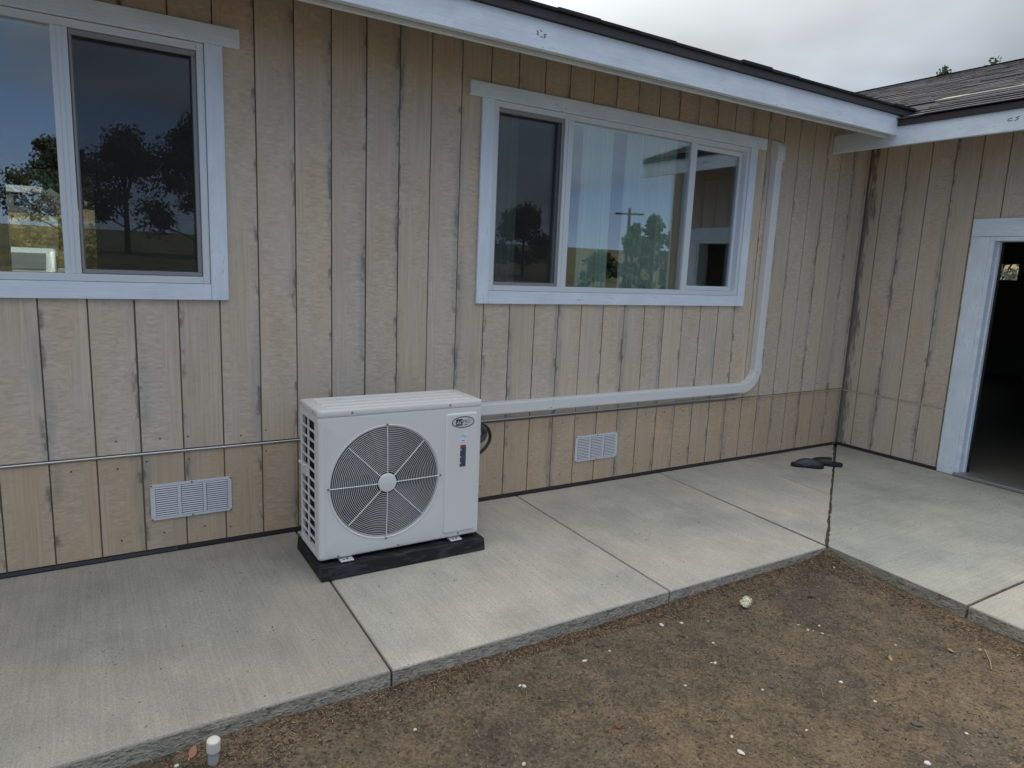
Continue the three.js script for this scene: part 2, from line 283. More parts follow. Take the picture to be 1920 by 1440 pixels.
{ // wall A
  const hs = [W1, W2].map(w => [w.x0, w.x1, w.y0, w.y1]);
  const wall = part(house, 'wall', holedWall([XL, 6.69, 0.0, 3.19], hs, (a, b, c, d) => bx(a, b, c, d, -0.14, -0.012)), M.backing);
  const gap = 0.0038; let k = 0;
  for (let i = -20; i < 33; i++) {
    const a = Math.max(i * S + gap, XL), b = Math.min((i + 1) * S - gap, XB - 0.004); if (b - a < 0.02) continue;
    const seam = ((i - 2) % 6 + 6) % 6 === 0 ? 0.0012 : 0;       // sheet joints every six boards sit a touch wider
    const c = h2(i + 50, 1, 9) * NB | 0;
    const ou = c * S - i * S, ov = h2(i + 50, 2, 9) * SH;
    for (const [y0, y1, mats, z] of [[0.030, 0.556, M.lower, -0.001], [0.577, 3.12, M.upper, 0]]) {
      let r = [[a + seam, b, y0, y1]]; for (const h of hs) r = minus(r, h);
      const dz = (h2(i, 5, 7) - 0.5) * 0.002;
      const gs = r.map(q => bx(q[0], q[1], q[2], q[3], -0.0118, z + dz, ou, ov + (y0 > 0.5 ? 0 : 1.3)));
      for (const q of (r.length === 2 ? gs : [merge(gs)])) part(wall, 'siding_board', q, mats[(h2(i, 7, 3) * 4) | 0]);
    }
  }
  // galvanised flashing over the horizontal sheet joint, bare to the left of x = 5, painted beyond
  part(house, 'seam_flashing', tube([[-4, 0.565, 0.004], [-1, 0.566, 0.0045], [0.4, 0.5675, 0.005], [1.2, 0.566, 0.004], [2.4, 0.577, 0.006], [3.9, 0.581, 0.005], [4.6, 0.592, 0.004], [4.99, 0.600, 0.002]], 0.0058, 80, 8), M.galv);
  part(house, 'seam_flashing', bx(4.99, 6.54, 0.558, 0.570, -0.0118, 0.006), M.lower[3]);
  part(house, 'base_flashing', bx(-4, 0.55, 0.006, 0.024, -0.03, 0.006), std({ color: lin(0.10, 0.105, 0.11), roughness: 0.4, metalness: 0.6 }));
  part(house, 'base_strip', bx(0.56, 6.5, 0.004, 0.026, -0.03, -0.006), M.brownMetal);
  const nails = [];
  for (let i = -5; i < 32; i++) for (const y of [0.50 + 0.03 * h2(i, 1, 1), 0.62 + 0.03 * h2(i, 2, 1), 0.09 + 0.05 * h2(i, 3, 1)]) if (h2(i, Math.round(y * 50), 3) > 0.35) nails.push(cyl(0.0042, 0.0042, 0.003, 7, [i * S + (h2(i, Math.round(y * 90), 4) > 0.5 ? 0.022 : 0.09), y, 0.0012], 'z'));
  const nm = part(house, 'nail_heads', merge(nails), std({ color: lin(0.06, 0.05, 0.045), roughness: 0.7 })); nm.userData.kind = 'stuff';
}
{ // wall B
  const hs = [[DOOR.z0 - 0.02, DOOR.z1 + 0.02, DOOR.y0, DOOR.y1 + 0.02]];
  const rot = (g) => { return g; };
  const wall = part(house, 'wall', holedWall([-0.0, ZB - 0.012, -0.1, 3.10], hs, (a, b, c, d) => bx(XB + 0.012, XB + 0.14, c, d, a, b)), M.backing);
  for (let j = -1; j < 12; j++) {
    const a = Math.max(0.1522 + j * S + 0.0045, 0.002), b = Math.min(0.1522 + (j + 1) * S - 0.0045, ZB); if (b - a < 0.02) continue;
    const c = h2(j + 90, 1, 9) * NB | 0, ou = (c + 1) * S - 0.1522 - j * S * 1, ov = h2(j + 90, 2, 9) * SH;
    for (const [y0, y1, mats] of [[0.030, 0.552, M.upper], [0.567, 3.05, M.upper]]) {
      let r = [[a, b, y0, y1]]; for (const h of hs) r = minus(r, h);
      if (!r.length) continue;
      part(wall, 'siding_board', merge(r.map(q => bx(XB + (h2(j, 5, 7) - 0.5) * 0.002, XB + 0.0118, q[2], q[3], q[0], q[1], j < 0 ? 0 : ou, ov))), j < 0 ? M.mildew : mats[(h2(j, 7, 5) * 4) | 0]);
    }
  }
  part(house, 'seam_flashing', bx(XB - 0.004, XB + 0.0118, 0.5545, 0.5645, 0.004, DOOR.z0 - 0.15), M.upper[1]);
  // end wall of the wing
  part(house, 'wall', bx(XB, 15.0, -0.1, 3.0, ZB - 0.01, ZB + 0.1), M.upper[0]);
  part(house, 'gable_wall', (() => { const s = new THREE.Shape([new THREE.Vector2(XB - 0.0, 3.0), new THREE.Vector2(15.0, 3.0), new THREE.Vector2(10.80, 4.4)]); const g = new THREE.ExtrudeGeometry(s, { depth: 0.09, bevelEnabled: false }); g.translate(0, 0, ZB); return metricUV(g); })(), M.upper[1]);
  part(house, 'base_strip', bx(XB - 0.004, XB + 0.03, -0.02, 0.026, 0.01, DOOR.z0 - 0.15), M.brownMetal);
  // grimy caulk bead in the inside corner
  part(house, 'corner_bead', rb(XB - 0.014, XB + 0.002, 0.03, 2.95, -0.002, 0.012, 0.004), std({ color: lin(0.13, 0.12, 0.11), roughness: 0.9 }));
}
{ // rooms behind
  const far = -5.0;
  part(house, 'room_floor', bx(XL, 6.69, FLOOR - 0.1, FLOOR + 0.12, far, -0.14), M.roomFloor);
  part(house, 'room_ceiling', bx(XL, 6.69, 2.72, 2.80, far, -0.14), M.room);
  part(house, 'wall', bx(XL - 0.12, XL, -0.1, 3.2, far - 0.12, -0.0), M.room);
  part(house, 'partition_wall', bx(2.0, 2.12, 0.1, 2.72, far, -0.14), M.room);
  const fw = [-0.47, 0.335, 1.05, 2.44];
  part(house, 'wall', holedWall([XL, 6.69, -0.1, 3.1], [fw], (a, b, c, d) => bx(a, b, c, d, far - 0.12, far)), M.room);
  part(house, 'wall', bx(6.56, 6.69, -0.1, 3.1, far, -0.14), M.room);
  const w = sub(house, 'back_window');
  const dk = std({ color: lin(0.05, 0.045, 0.04), roughness: 0.6 });
  part(w, 'frame', bx(fw[0] - 0.03, fw[0] + 0.012, fw[2], fw[3], far - 0.08, far + 0.03), dk);
  part(w, 'frame', bx(fw[1] - 0.012, fw[1] + 0.03, fw[2], fw[3], far - 0.08, far + 0.03), dk);
  part(w, 'frame', bx(fw[0] - 0.03, fw[1] + 0.03, fw[3] - 0.02, fw[3] + 0.03, far - 0.08, far + 0.035), dk);
  part(w, 'mullion', bx(0.115, 0.145, fw[2], fw[3] - 0.02, far - 0.06, far), dk);
  part(w, 'rail', bx(fw[0] + 0.012, -0.19, 2.145, 2.165, far - 0.05, far - 0.02), dk);
  part(w, 'pane', bx(fw[0] + 0.012, fw[1] - 0.012, fw[2], fw[3] - 0.02, far - 0.075, far - 0.071), M.glass);
  // room of the wing
  part(house, 'room_floor', bx(XB + 0.14, 14.98, -0.1, FLOOR + 0.03, -4.5, ZB - 0.01), std({ color: lin(0.20, 0.19, 0.17), roughness: 0.45 }));
  part(house, 'room_ceiling', bx(XB + 0.14, 14.98, 2.6, 2.7, -4.5, ZB - 0.01), M.room);
  part(house, 'wall', bx(XB + 0.14, 15.0, -0.1, 3.0, -4.6, -4.5), M.room);
  const pw = [-2.56, -2.105, 1.768, 2.062];
  part(house, 'wall', holedWall([-4.5, ZB - 0.01, -0.1, 3.0], [pw], (a, b, c, d) => bx(14.9, 15.0, c, d, a, b)), M.room);
  part(house, 'small_window', bx(14.94, 14.945, pw[2], pw[3], pw[0], pw[1]), M.glass);
}
{ // windows
  const trimAt = (p, x0, x1, y0, y1, z1, m, ou) => part(p, 'trim_board', (x1 - x0 < y1 - y0) ? swapUV(rb(x0, x1, y0, y1, 0.0022, z1, 0.003, 0, ou)) : rb(x0, x1, y0, y1, 0.0022, z1, 0.003, ou), m);
  const vinyl = (p, n, x0, x1, y0, y1, z0, z1, m = M.vinyl) => part(p, n, rb(x0, x1, y0, y1, z0, z1, 0.003), m);
  const pane = (p, x0, x1, y0, y1, z) => { part(p, 'pane', bx(x0, x1, y0, y1, z - 0.002, z + 0.002), M.glass); part(p, 'pane', bx(x0, x1, y0, y1, z - 0.018, z - 0.014), M.glass); };
  const screen = (p, x0, x1, y0, y1, z) => {
    const f = 0.020; vinyl(p, 'screen_frame', x0, x1, y1 - f * 1.3, y1, z - 0.004, z + 0.006, M.greyAlu); vinyl(p, 'screen_frame', x0, x1, y0, y0 + f, z - 0.004, z + 0.006, M.greyAlu);
    vinyl(p, 'screen_frame', x0, x0 + f * 0.6, y0 + f, y1 - f * 1.3, z - 0.004, z + 0.006, M.greyAlu); vinyl(p, 'screen_frame', x1 - f, x1, y0 + f, y1 - f * 1.3, z - 0.004, z + 0.006, M.greyAlu);
    const g = new THREE.PlaneGeometry(x1 - x0 - f * 1.6, y1 - y0 - f * 2.3); g.translate((x0 + x1) / 2 - f * 0.2, (y0 + y1) / 2, z); part(p, 'insect_screen', g, M.screen);
  };
  const frame = (w, o) => { // outer vinyl frame round an opening
    vinyl(w, 'frame', o.x0, o.x0 + 0.034, o.y0, o.y1, -0.10, 0.012); vinyl(w, 'frame', o.x1 - 0.034, o.x1, o.y0, o.y1, -0.10, 0.012);
    vinyl(w, 'frame', o.x0 + 0.034, o.x1 - 0.034, o.y0, o.y0 + 0.036, -0.10, 0.014); vinyl(w, 'frame', o.x0 + 0.034, o.x1 - 0.034, o.y1 - 0.036, o.y1, -0.10, 0.010);
  };
  const sash = (w, x0, x1, y0, y1, z, t = 0.018) => { vinyl(w, 'sash', x0, x0 + t, y0, y1, z - 0.03, z); vinyl(w, 'sash', x1 - t, x1, y0, y1, z - 0.03, z); vinyl(w, 'sash', x0 + t, x1 - t, y0, y0 + t, z - 0.03, z); vinyl(w, 'sash', x0 + t, x1 - t, y1 - t, y1, z - 0.03, z); };
  let w = sub(house, 'window'); w.userData.label = 'two-pane sliding window with a white frame';
  trimAt(w, -0.645, 0.940, 2.664, 2.757, 0.026, M.paint, 0.3); trimAt(w, 0.771, 0.856, 1.38, 2.663, 0.021, M.paint, 0.9); trimAt(w, -0.547, -0.462, 1.38, 2.663, 0.021, M.paint, 0.1); trimAt(w, -0.461, 0.770, 1.38, 1.463, 0.0215, M.paint, 0.5);
  frame(w, W1);
  vinyl(w, 'mullion', 0.121, 0.190, 1.501, 2.624, -0.05, 0.006); vinyl(w, 'mullion', 0.146, 0.166, 1.501, 2.624, 0.004, 0.0115);
  pane(w, -0.424, 0.121, 1.501, 2.624, -0.012);
  sash(w, 0.192, 0.733, 1.502, 2.623, -0.03); pane(w, 0.21, 0.715, 1.52, 2.605, -0.042); screen(w, 0.193, 0.732, 1.503, 2.622, -0.008);
  w = sub(house, 'window'); w.userData.label = 'three-pane window with a wide middle pane and white frame';
  trimAt(w, 2.284, 5.05, 2.658, 2.746, 0.026, M.paint, 0.7); trimAt(w, 2.372, 2.460, 1.375, 2.657, 0.021, M.paint, 0.2); trimAt(w, 4.868, 4.950, 1.375, 2.657, 0.021, M.paint, 0.6); trimAt(w, 2.461, 4.867, 1.375, 1.460, 0.0215, M.paint, 0.1);
  frame(w, W2);
  vinyl(w, 'mullion', 3.020, 3.092, 1.497, 2.620, -0.06, 0.006); vinyl(w, 'mullion', 3.044, 3.064, 1.497, 2.620, 0.004, 0.0115);
  vinyl(w, 'mullion', 4.216, 4.276, 1.497, 2.620, -0.06, 0.006);
  pane(w, 3.092, 4.216, 1.497, 2.620, -0.012);
  sash(w, 2.498, 3.019, 1.499, 2.618, -0.035); pane(w, 2.516, 3.0, 1.516, 2.60, -0.047); screen(w, 2.4985, 3.0185, 1.4985, 2.6185, -0.008);
  sash(w, 4.277, 4.830, 1.499, 2.618, -0.028, 0.034); pane(w, 4.31, 4.797, 1.532, 2.585, -0.040);
}
{ // doorway in the wing
  const d = sub(house, 'doorway'), x1 = XB - 0.0022, x0 = XB - 0.022;
  part(d, 'trim_board', swapUV(rb(x0, x1, 0.004, 2.028, DOOR.z0 - 0.145, DOOR.z0 - 0.004, 0.003)), M.paint);
  part(d, 'trim_board', swapUV(rb(x0, x1, 0.004, 2.028, DOOR.z1 + 0.004, DOOR.z1 + 0.145, 0.003, 0, 0.6)), M.paint);
  part(d, 'trim_board', rb(x0 - 0.001, x1, 2.031, 2.175, DOOR.z0 - 0.146, DOOR.z1 + 0.146, 0.003, 0.8), M.paint);
  part(d, 'jamb', rb(XB - 0.016, XB + 0.15, 0.01, 2.03, DOOR.z0 - 0.003, DOOR.z0 + 0.032, 0.003), M.paint);
  part(d, 'jamb', rb(XB - 0.016, XB + 0.15, 0.01, 2.03, DOOR.z1 - 0.032, DOOR.z1 + 0.003, 0.003), M.paint);
  part(d, 'door_stop', rb(XB + 0.05, XB + 0.10, 0.02, 1.99, DOOR.z0 + 0.033, DOOR.z0 + 0.046, 0.003), M.paint);
  part(d, 'head_jamb', rb(XB - 0.014, XB + 0.15, 1.995, 2.0295, DOOR.z0 + 0.033, DOOR.z1 - 0.033, 0.003), M.paint);
  part(d, 'threshold', rb(XB - 0.045, XB + 0.16, 0.004, 0.032, DOOR.z0 - 0.002, DOOR.z1 + 0.002, 0.006), std({ color: lin(0.35, 0.35, 0.34), roughness: 0.45, metalness: 0.6 }));
  part(d, 'weather_strip', bx(XB + 0.085, XB + 0.10, 0.03, 1.99, DOOR.z0 + 0.0465, DOOR.z0 + 0.062), std({ color: lin(0.01, 0.01, 0.01) }));
}
// ---------------------------------------------------------------- roofs
const PITCH = 1 / 3, AE = 0.605, AY = 3.020, BE = 5.925, BY = 2.938;      // eave lines of the two slopes
const yA = z => AY + PITCH * (AE - z), yB = x => BY + PITCH * (x - BE);
{
  const quad3 = (pts, t) => { // a plate from plan points on a slope function, thickness t downwards
    const f = pts.f, P = pts.p, n = P.length, pos = [], tri = THREE.ShapeUtils.triangulateShape(P.map(([x, z]) => new THREE.Vector2(x, -z)), []);
    const v = (i, d) => [P[i][0], f(P[i][0], P[i][1]) - d, P[i][1]];
    for (const [a, b, c] of tri) { pos.push(...v(a, 0), ...v(b, 0), ...v(c, 0)); pos.push(...v(a, t), ...v(c, t), ...v(b, t)); }
    for (let i = 0; i < n; i++) { const j = (i + 1) % n; pos.push(...v(i, 0), ...v(i, t), ...v(j, t), ...v(i, 0), ...v(j, t), ...v(j, 0)); }
    const g = new THREE.BufferGeometry(); g.setAttribute('position', new THREE.Float32BufferAttribute(pos, 3)); g.computeVertexNormals(); return metricUV(g);
  };
  const roof = sub(house, 'roof');
  const vx = 6.195, RZ = -2.9, RX = BE + (yA(RZ) - BY) / PITCH;
  part(roof, 'roof_slope', quad3({ f: (x, z) => yA(z), p: [[-5, AE - 0.02], [vx - 0.02, AE - 0.02], [RX, RZ], [-5, RZ]] }, 0.03), M.deck);
  part(roof, 'roof_slope', quad3({ f: (x, z) => yA(RZ) - PITCH * (RZ - z), p: [[-5, RZ], [RX, RZ], [RX, -6], [-5, -6]] }, 0.03), M.shingle[1]);
  // lower edge of the main slope: ragged shingle ends over the drip edge
  for (let i = 0; i < 38; i++) { const x = -5 + i * 0.3, x1 = Math.min(x + 0.296, 6.2), k = rr(-0.004, 0.006); part(roof, 'shingle', bx(x, x1, AY + 0.002 + k * 0.4, AY + 0.018 + k, AE - 0.3, AE + 0.012 + k), M.shingle[i % 2]); }
  for (const [a, b] of [[-5, 3.9], [3.903, 6.2]]) part(roof, 'drip_edge', bx(a, b, 2.9745, 3.0195, 0.577, 0.600), M.brownMetal);
  // wing slopes
  part(roof, 'roof_slope', quad3({ f: (x, z) => yB(x), p: [[BE + 0.02, 0.50], [BE + 0.02, 2.44], [10.80, 2.44], [10.80, -5.5], [RX, RZ], [vx, 0.62]] }, 0.03), M.shingle[0]);
  part(roof, 'roof_slope', quad3({ f: (x, z) => yB(10.80) - PITCH * (x - 10.80), p: [[10.80, 2.44], [15.6, 2.44], [15.6, -5.5], [10.80, -5.5]] }, 0.03), M.shingle[1]);
  part(roof, 'drip_edge', bx(BE + 0.006, BE + 0.024, 2.8905, 2.936, 0.578, 2.45), M.brownMetal);
  // shingles of the wing: one mesh each, laid in courses
  const cs = Math.cos(Math.atan(PITCH)), sn = Math.sin(Math.atan(PITCH));
  const tabGeo = []; for (let k = 0; k < 4; k++) { const g = new THREE.BoxGeometry(1, 1, 1); g.translate(0.5, 0.5, -0.5); tabGeo.push(g); }
  const rest = []; let count = 0;
  const tabs = [];
  const lay = (v, z, len, wid, th, mat, tilt, name) => { tabs.push({ v, z, len, wid, th, mat, tilt, name }); };
  const valley = x => { const t = (x - vx) / (RX - vx); return 0.62 + t * (RZ - 0.62); };
  // three broad bottom courses, loose and wavy, then a bare pale strip, then ordinary tabs
  let v = 0; const L = (10.80 - BE) / cs;
  for (let c = 0; c < 6; c++) { let z = 2.44; while (z > 0.62) { const wd = Math.min(rr(0.75, 1.05), z - 0.56); lay(v - 0.012, z, 0.20, wd - 0.004, 0.007, M.shingle[3 - (c + (z * 3 | 0)) % 2], 0.03 + rr(0, 0.03), 'shingle'); z -= wd; } v += 0.165; }
  for (let z = 2.44; z > 0.55;) { const wd = rr(0.18, 0.42); lay(v - 0.02 + rr(-0.012, 0.012), z, 0.16, wd - 0.004, rr(0.010, 0.024), M.shinglePale, rr(0.02, 0.06), 'pale_strip'); z -= wd; }
  v += 0.035;
  while (v < L - 0.05) {
    const x = BE + v * cs; let z = 2.44 - R() * 0.2; const zl = Math.max(valley(x) - 0.02, -3.0);
    while (z > zl) { const wd = rr(0.24, 0.36); lay(v + rr(-0.006, 0.004), z, 0.17, Math.min(wd - 0.004, z - zl + 0.05), rr(0.006, 0.012), M.shingle[(R() * 4) | 0], 0.020 + rr(0, 0.02), 'shingle'); z -= wd; }
    v += 0.143;
  }
  const mk = (t) => { const g = new THREE.BoxGeometry(t.len, t.th, t.wid); g.translate(t.len / 2, t.th / 2, -t.wid / 2); g.rotateZ(-t.tilt); g.translate(0, t.tilt * t.len + 0.001, 0); g.rotateZ(Math.atan(PITCH)); g.translate(BE + t.v * cs, yB(BE + t.v * cs), t.z); return metricUV(g, t.z); };
  const vis = t => { const x = BE + t.v * cs; return t.z - t.wid < 2.2 - (x - BE) * 0.56; };
  const show = tabs.filter(vis), hid = tabs.filter(t => !vis(t));
  show.slice(0, 300).forEach(t => part(roof, t.name, mk(t), t.mat));
  const rs = part(roof, 'shingles', merge(show.slice(300).concat(hid).map(mk)), M.shingle[1]); rs.userData.kind = 'stuff';
  part(roof, 'ridge_cap', (() => { const g = bx(-0.06, 0.06, -0.006, 0.0, -5.5, 2.44); g.rotateZ(0); g.translate(10.80, yB(10.80) + 0.012, 0); return g; })(), M.shingle[0]);
  // fascia boards
  const fa = part(house, 'fascia_board', rb(-5, 5.966, 2.818, 2.973, 0.538, 0.576, 0.004), M.paint);
  const fb = part(house, 'fascia_board', rb(5.948, 5.984, 2.738, 2.889, 0.004, 2.45, 0.004, 0.4, 0.3), M.paint);
  part(house, 'fascia_return', rb(5.99, 6.22, 2.90, 2.985, 0.50, 0.53, 0.003), M.paint);
  part(house, 'valley_flashing', (() => { const g = new THREE.BoxGeometry(0.03, 0.006, 0.2); g.rotateX(0.0); g.rotateZ(0.35); g.translate(5.962, 2.952, 0.64); return metricUV(g); })(), M.vinyl);
  // eave carpentry behind the fascia
  part(house, 'eave_strip', bx(-5, 5.945, 2.826, 2.86, 0.500, 0.5375), M.rafter);
  part(house, 'eave_strip', bx(-5, 5.945, 2.812, 2.85, 0.466, 0.4995), M.paint);
  for (let k = -6; k < 10; k++) { const x = 0.32 + k * 0.61; if (x > 5.8) continue; part(house, 'rafter_tail', (() => { const s = new THREE.Shape([new THREE.Vector2(0, yA(0) - 0.15), new THREE.Vector2(0.455, yA(0.455) - 0.15), new THREE.Vector2(0.455, yA(0.455) - 0.032), new THREE.Vector2(0, yA(0) - 0.032)]); const g = new THREE.ExtrudeGeometry(s, { depth: 0.038, bevelEnabled: false }); g.rotateY(-Math.PI / 2); g.translate(x, 0, 0); return metricUV(g); })(), M.rafter); }
  // pencil-like knot marks on the fascia boards
  const ink = std({ color: lin(0.03, 0.03, 0.035), roughness: 0.9 });
  const stroke = (pts, f) => merge(pts.map(l => tube(l.map(f), 0.0022, 8, 4)));
  part(house, 'ink_mark', stroke([[[0, 0.02], [0.012, 0.012], [0.002, 0.004], [0.014, 0]], [[0.022, 0.026], [0.036, 0.022]], [[0.028, -0.004], [0.040, -0.008]], [[0.05, -0.012], [0.054, 0.012], [0.066, 0.010]], [[0.052, 0.0], [0.062, -0.002]]], ([a, b]) => [2.39 + a, 2.888 + b, 0.5765]), ink);
  part(house, 'ink_mark', stroke([[[0.03, 0.02], [0.005, 0.016], [0.0, 0.004], [0.03, 0.004]], [[0.075, 0.026], [0.05, 0.02], [0.07, 0.01], [0.045, 0.0]]], ([a, b]) => [5.9475, 2.808 + b, 1.385 + a]), ink);
}

// ---------------------------------------------------------------- curtains
function curtain(x0, x1, y0, y1, z, amp, folds, seed) {
  const nu = 90, nv = 10, pos = [], idx = [], uv = [];
  for (let j = 0; j <= nv; j++) for (let i = 0; i <= nu; i++) {
    const u = i / nu, v = j / nv, w = 1 + 0.10 * v, xm = (x0 + x1) / 2, ph = u * folds * 6.283 + 1.6 * Math.sin(u * 9 + seed) + 0.3 * v;
    pos.push(xm + (u - 0.5) * (x1 - x0) * w, y1 + (y0 - y1) * v, z + amp * (0.7 + 0.3 * v) * Math.sin(ph) + 0.35 * amp * Math.sin(2.3 * ph + seed)); uv.push(u * 2, v * 2);
  }
  for (let j = 0; j < nv; j++) for (let i = 0; i < nu; i++) { const a = j * (nu + 1) + i; idx.push(a, a + nu + 1, a + 1, a + 1, a + nu + 1, a + nu + 2); }
  const g = new THREE.BufferGeometry(); g.setAttribute('position', new THREE.Float32BufferAttribute(pos, 3)); g.setAttribute('uv', new THREE.Float32BufferAttribute(uv, 2)); g.setIndex(idx); g.computeVertexNormals(); return g;
}
M.curtain = new THREE.MeshPhysicalMaterial({ color: lin(0.84, 0.90, 0.82), roughness: 1, transmission: 0.12, thickness: 0, side: THREE.DoubleSide });
topMesh('curtain', curtain(3.27, 3.56, 0.9, 2.70, -0.13, 0.024, 5, 1.2), M.curtain, null, 'narrow pale green pleated curtain behind the wide pane, beside the mullion', 'curtain', 'window curtains');
topMesh('curtain', curtain(3.68, 4.20, 0.9, 2.70, -0.13, 0.025, 9, 2.7), M.curtain, null, 'wider pale green pleated curtain behind the wide pane, toward the clear end pane', 'curtain', 'window curtains');
topMesh('curtain', curtain(2.52, 2.74, 0.9, 2.70, -0.15, 0.022, 3, 4.1), M.curtain, null, 'pale green curtain edge behind the insect screen of the three-pane window', 'curtain', 'window curtains');
topMesh('curtain_rod', cyl(0.010, 0.010, 2.5, 10, [3.6, 2.715, -0.165], 'x'), M.greyAlu, null, 'thin grey rod holding the pale green curtains', 'rod');

// ---------------------------------------------------------------- air conditioner
function roundRect(x0, y0, x1, y1, r, S0 = new THREE.Shape()) { S0.moveTo(x0 + r, y0); S0.lineTo(x1 - r, y0); S0.absarc(x1 - r, y0 + r, r, -Math.PI / 2, 0); S0.lineTo(x1, y1 - r); S0.absarc(x1 - r, y1 - r, r, 0, Math.PI / 2); S0.lineTo(x0 + r, y1); S0.absarc(x0 + r, y1 - r, r, Math.PI / 2, Math.PI); S0.lineTo(x0, y0 + r); S0.absarc(x0 + r, y0 + r, r, Math.PI, Math.PI * 1.5); return S0; }
{
  const ac = top('air_conditioner', [1.145, 0.078, 0.34], 'white outdoor air conditioner unit with a round fan grille on the black pad', 'air conditioner');
  const w = 0.922, h0 = 0.016, h1 = 0.772, D = 0.35;      // local: x 0..w, y 0.., z 0..D (front)
  const white = std({ color: lin(0.74, 0.74, 0.715), roughness: 0.42 }), lidMat = std({ color: lin(0.74, 0.735, 0.715), roughness: 0.4 });
  const dark = std({ color: lin(0.012, 0.013, 0.015), roughness: 0.6 }), wire = std({ color: lin(0.80, 0.81, 0.80), roughness: 0.4 });
  const screwM = std({ color: lin(0.30, 0.30, 0.30), roughness: 0.4, metalness: 0.7 });
  const fx = 0.358, fy = 0.396, fr = 0.300;
  // front panel with the fan opening; its long edges are rolled back
  {
    const N = 288, steps = [[0, 0]]; for (let i = 0; i <= 5; i++) { const q = i / 5 * Math.PI / 2; steps.push([0.014 * (1 - Math.sin(q)), -0.014 * (1 - Math.cos(q))]); } steps.push([0, -0.036]);
    const edge = (a, ins) => { const c = Math.cos(a), s = Math.sin(a), X0 = ins, X1 = w - ins, Y0 = h0 + ins, Y1 = h1 - ins; let t = 9; if (c > 1e-6) t = Math.min(t, (X1 - fx) / c); if (c < -1e-6) t = Math.min(t, (X0 - fx) / c); if (s > 1e-6) t = Math.min(t, (Y1 - fy) / s); if (s < -1e-6) t = Math.min(t, (Y0 - fy) / s); let x = fx + c * t, y = fy + s * t; const r = Math.max(0.022 - ins, 0.004), ccx = clamp(x, X0 + r, X1 - r), ccy = clamp(y, Y0 + r, Y1 - r), d = Math.hypot(x - ccx, y - ccy); if (d > r) { x = ccx + (x - ccx) * r / d; y = ccy + (y - ccy) * r / d; } return [x, y]; };
    const angs = []; for (let i = 0; i < N; i++) angs.push(i / N * Math.PI * 2); for (const [X, Y] of [[0, h0], [w, h0], [w, h1], [0, h1]]) for (const k of [-0.02, -0.01, 0, 0.01, 0.02]) angs.push((Math.atan2(Y - fy, X - fx) + k + Math.PI * 2) % (Math.PI * 2)); angs.sort((p, q) => p - q);
    const pos = [], idx = [], n = angs.length, m = steps.length + 1;
    for (const a of angs) { pos.push(fx + fr * Math.cos(a), fy + fr * Math.sin(a), D); steps.slice(1).forEach(([ins, dz]) => { const [x, y] = edge(a, ins); pos.push(x, y, D + dz); }); }
    const mm = steps.length; for (let i = 0; i < n; i++) for (let j = 0; j < mm - 1; j++) { const p = i * mm + j, q = ((i + 1) % n) * mm + j; idx.push(p, p + 1, q, q, p + 1, q + 1); }
    const fp = new THREE.BufferGeometry(); fp.setAttribute('position', new THREE.Float32BufferAttribute(pos, 3)); fp.setIndex(idx); fp.computeVertexNormals(); part(ac, 'front_panel', toCreasedNormals(metricUV(fp), 0.45), new THREE.MeshStandardMaterial({ color: lin(0.74, 0.74, 0.715), roughness: 0.42, side: THREE.DoubleSide }));
  }
  // dished rim round the opening
  const rim = new THREE.LatheGeometry([[0.3125, 0.0005], [0.311, 0.0035], [0.308, 0.004], [0.304, 0.001], [0.300, -0.006], [0.297, -0.012]].map(p => new THREE.Vector2(...p)), 96); rim.rotateX(Math.PI / 2); rim.translate(fx, fy, D); part(ac, 'fan_rim', rim, white);
  { const o = new THREE.LatheGeometry([[0.2965, -0.012], [0.294, -0.05], [0.300, -0.16]].map(p => new THREE.Vector2(...p)), 72); o.rotateX(Math.PI / 2); o.translate(fx, fy, D); part(ac, 'fan_orifice', o, new THREE.MeshStandardMaterial({ color: lin(0.02, 0.021, 0.023), roughness: 0.6, side: THREE.DoubleSide })); }
  part(ac, 'embossed_rib', rb(0.030, 0.036, 0.05, 0.72, D - 0.004, D + 0.003, 0.0028), white);
  // grille
  const gr = sub(ac, 'fan_grille');
  for (let i = 0; i < 25; i++) { const r = 0.062 + i * (0.292 - 0.062) / 24, bow = 0.010 * (1 - (r / 0.292) ** 2); const t = new THREE.TorusGeometry(r, 0.0014, 5, 72); t.translate(fx, fy, D + 0.002 + bow); part(gr, 'ring_wire', t, wire); }
  for (let i = 0; i < 8; i++) { const a = i * Math.PI / 4, c = Math.cos(a), s = Math.sin(a), r1 = i % 2 ? 0.294 : 0.306; part(gr, 'spoke_wire', tube([[fx + 0.045 * c, fy + 0.045 * s, D + 0.016], [fx + 0.18 * c, fy + 0.18 * s, D + 0.0125], [fx + r1 * c, fy + r1 * s, D + 0.0055]], 0.0028, 8, 6), wire); }
  const hub = new THREE.LatheGeometry([[0, 0.012], [0.044, 0.010], [0.050, 0.004], [0.051, -0.004]].map(p => new THREE.Vector2(...p)), 48); hub.rotateX(Math.PI / 2); hub.translate(fx, fy, D + 0.012); part(gr, 'hub_cap', hub, white);
  for (let i = 0; i < 4; i++) { const a = i * Math.PI / 2; part(ac, 'screw', cyl(0.0055, 0.0065, 0.006, 12, [fx + 0.311 * Math.cos(a), fy + 0.311 * Math.sin(a), D + 0.006], 'z'), screwM); }
  // fan behind
  const fan = sub(ac, 'fan'); const bladeM = std({ color: lin(0.035, 0.036, 0.04), roughness: 0.55 });
  part(fan, 'fan_hub', cyl(0.07, 0.08, 0.09, 24, [fx, fy, D - 0.11], 'z'), bladeM);
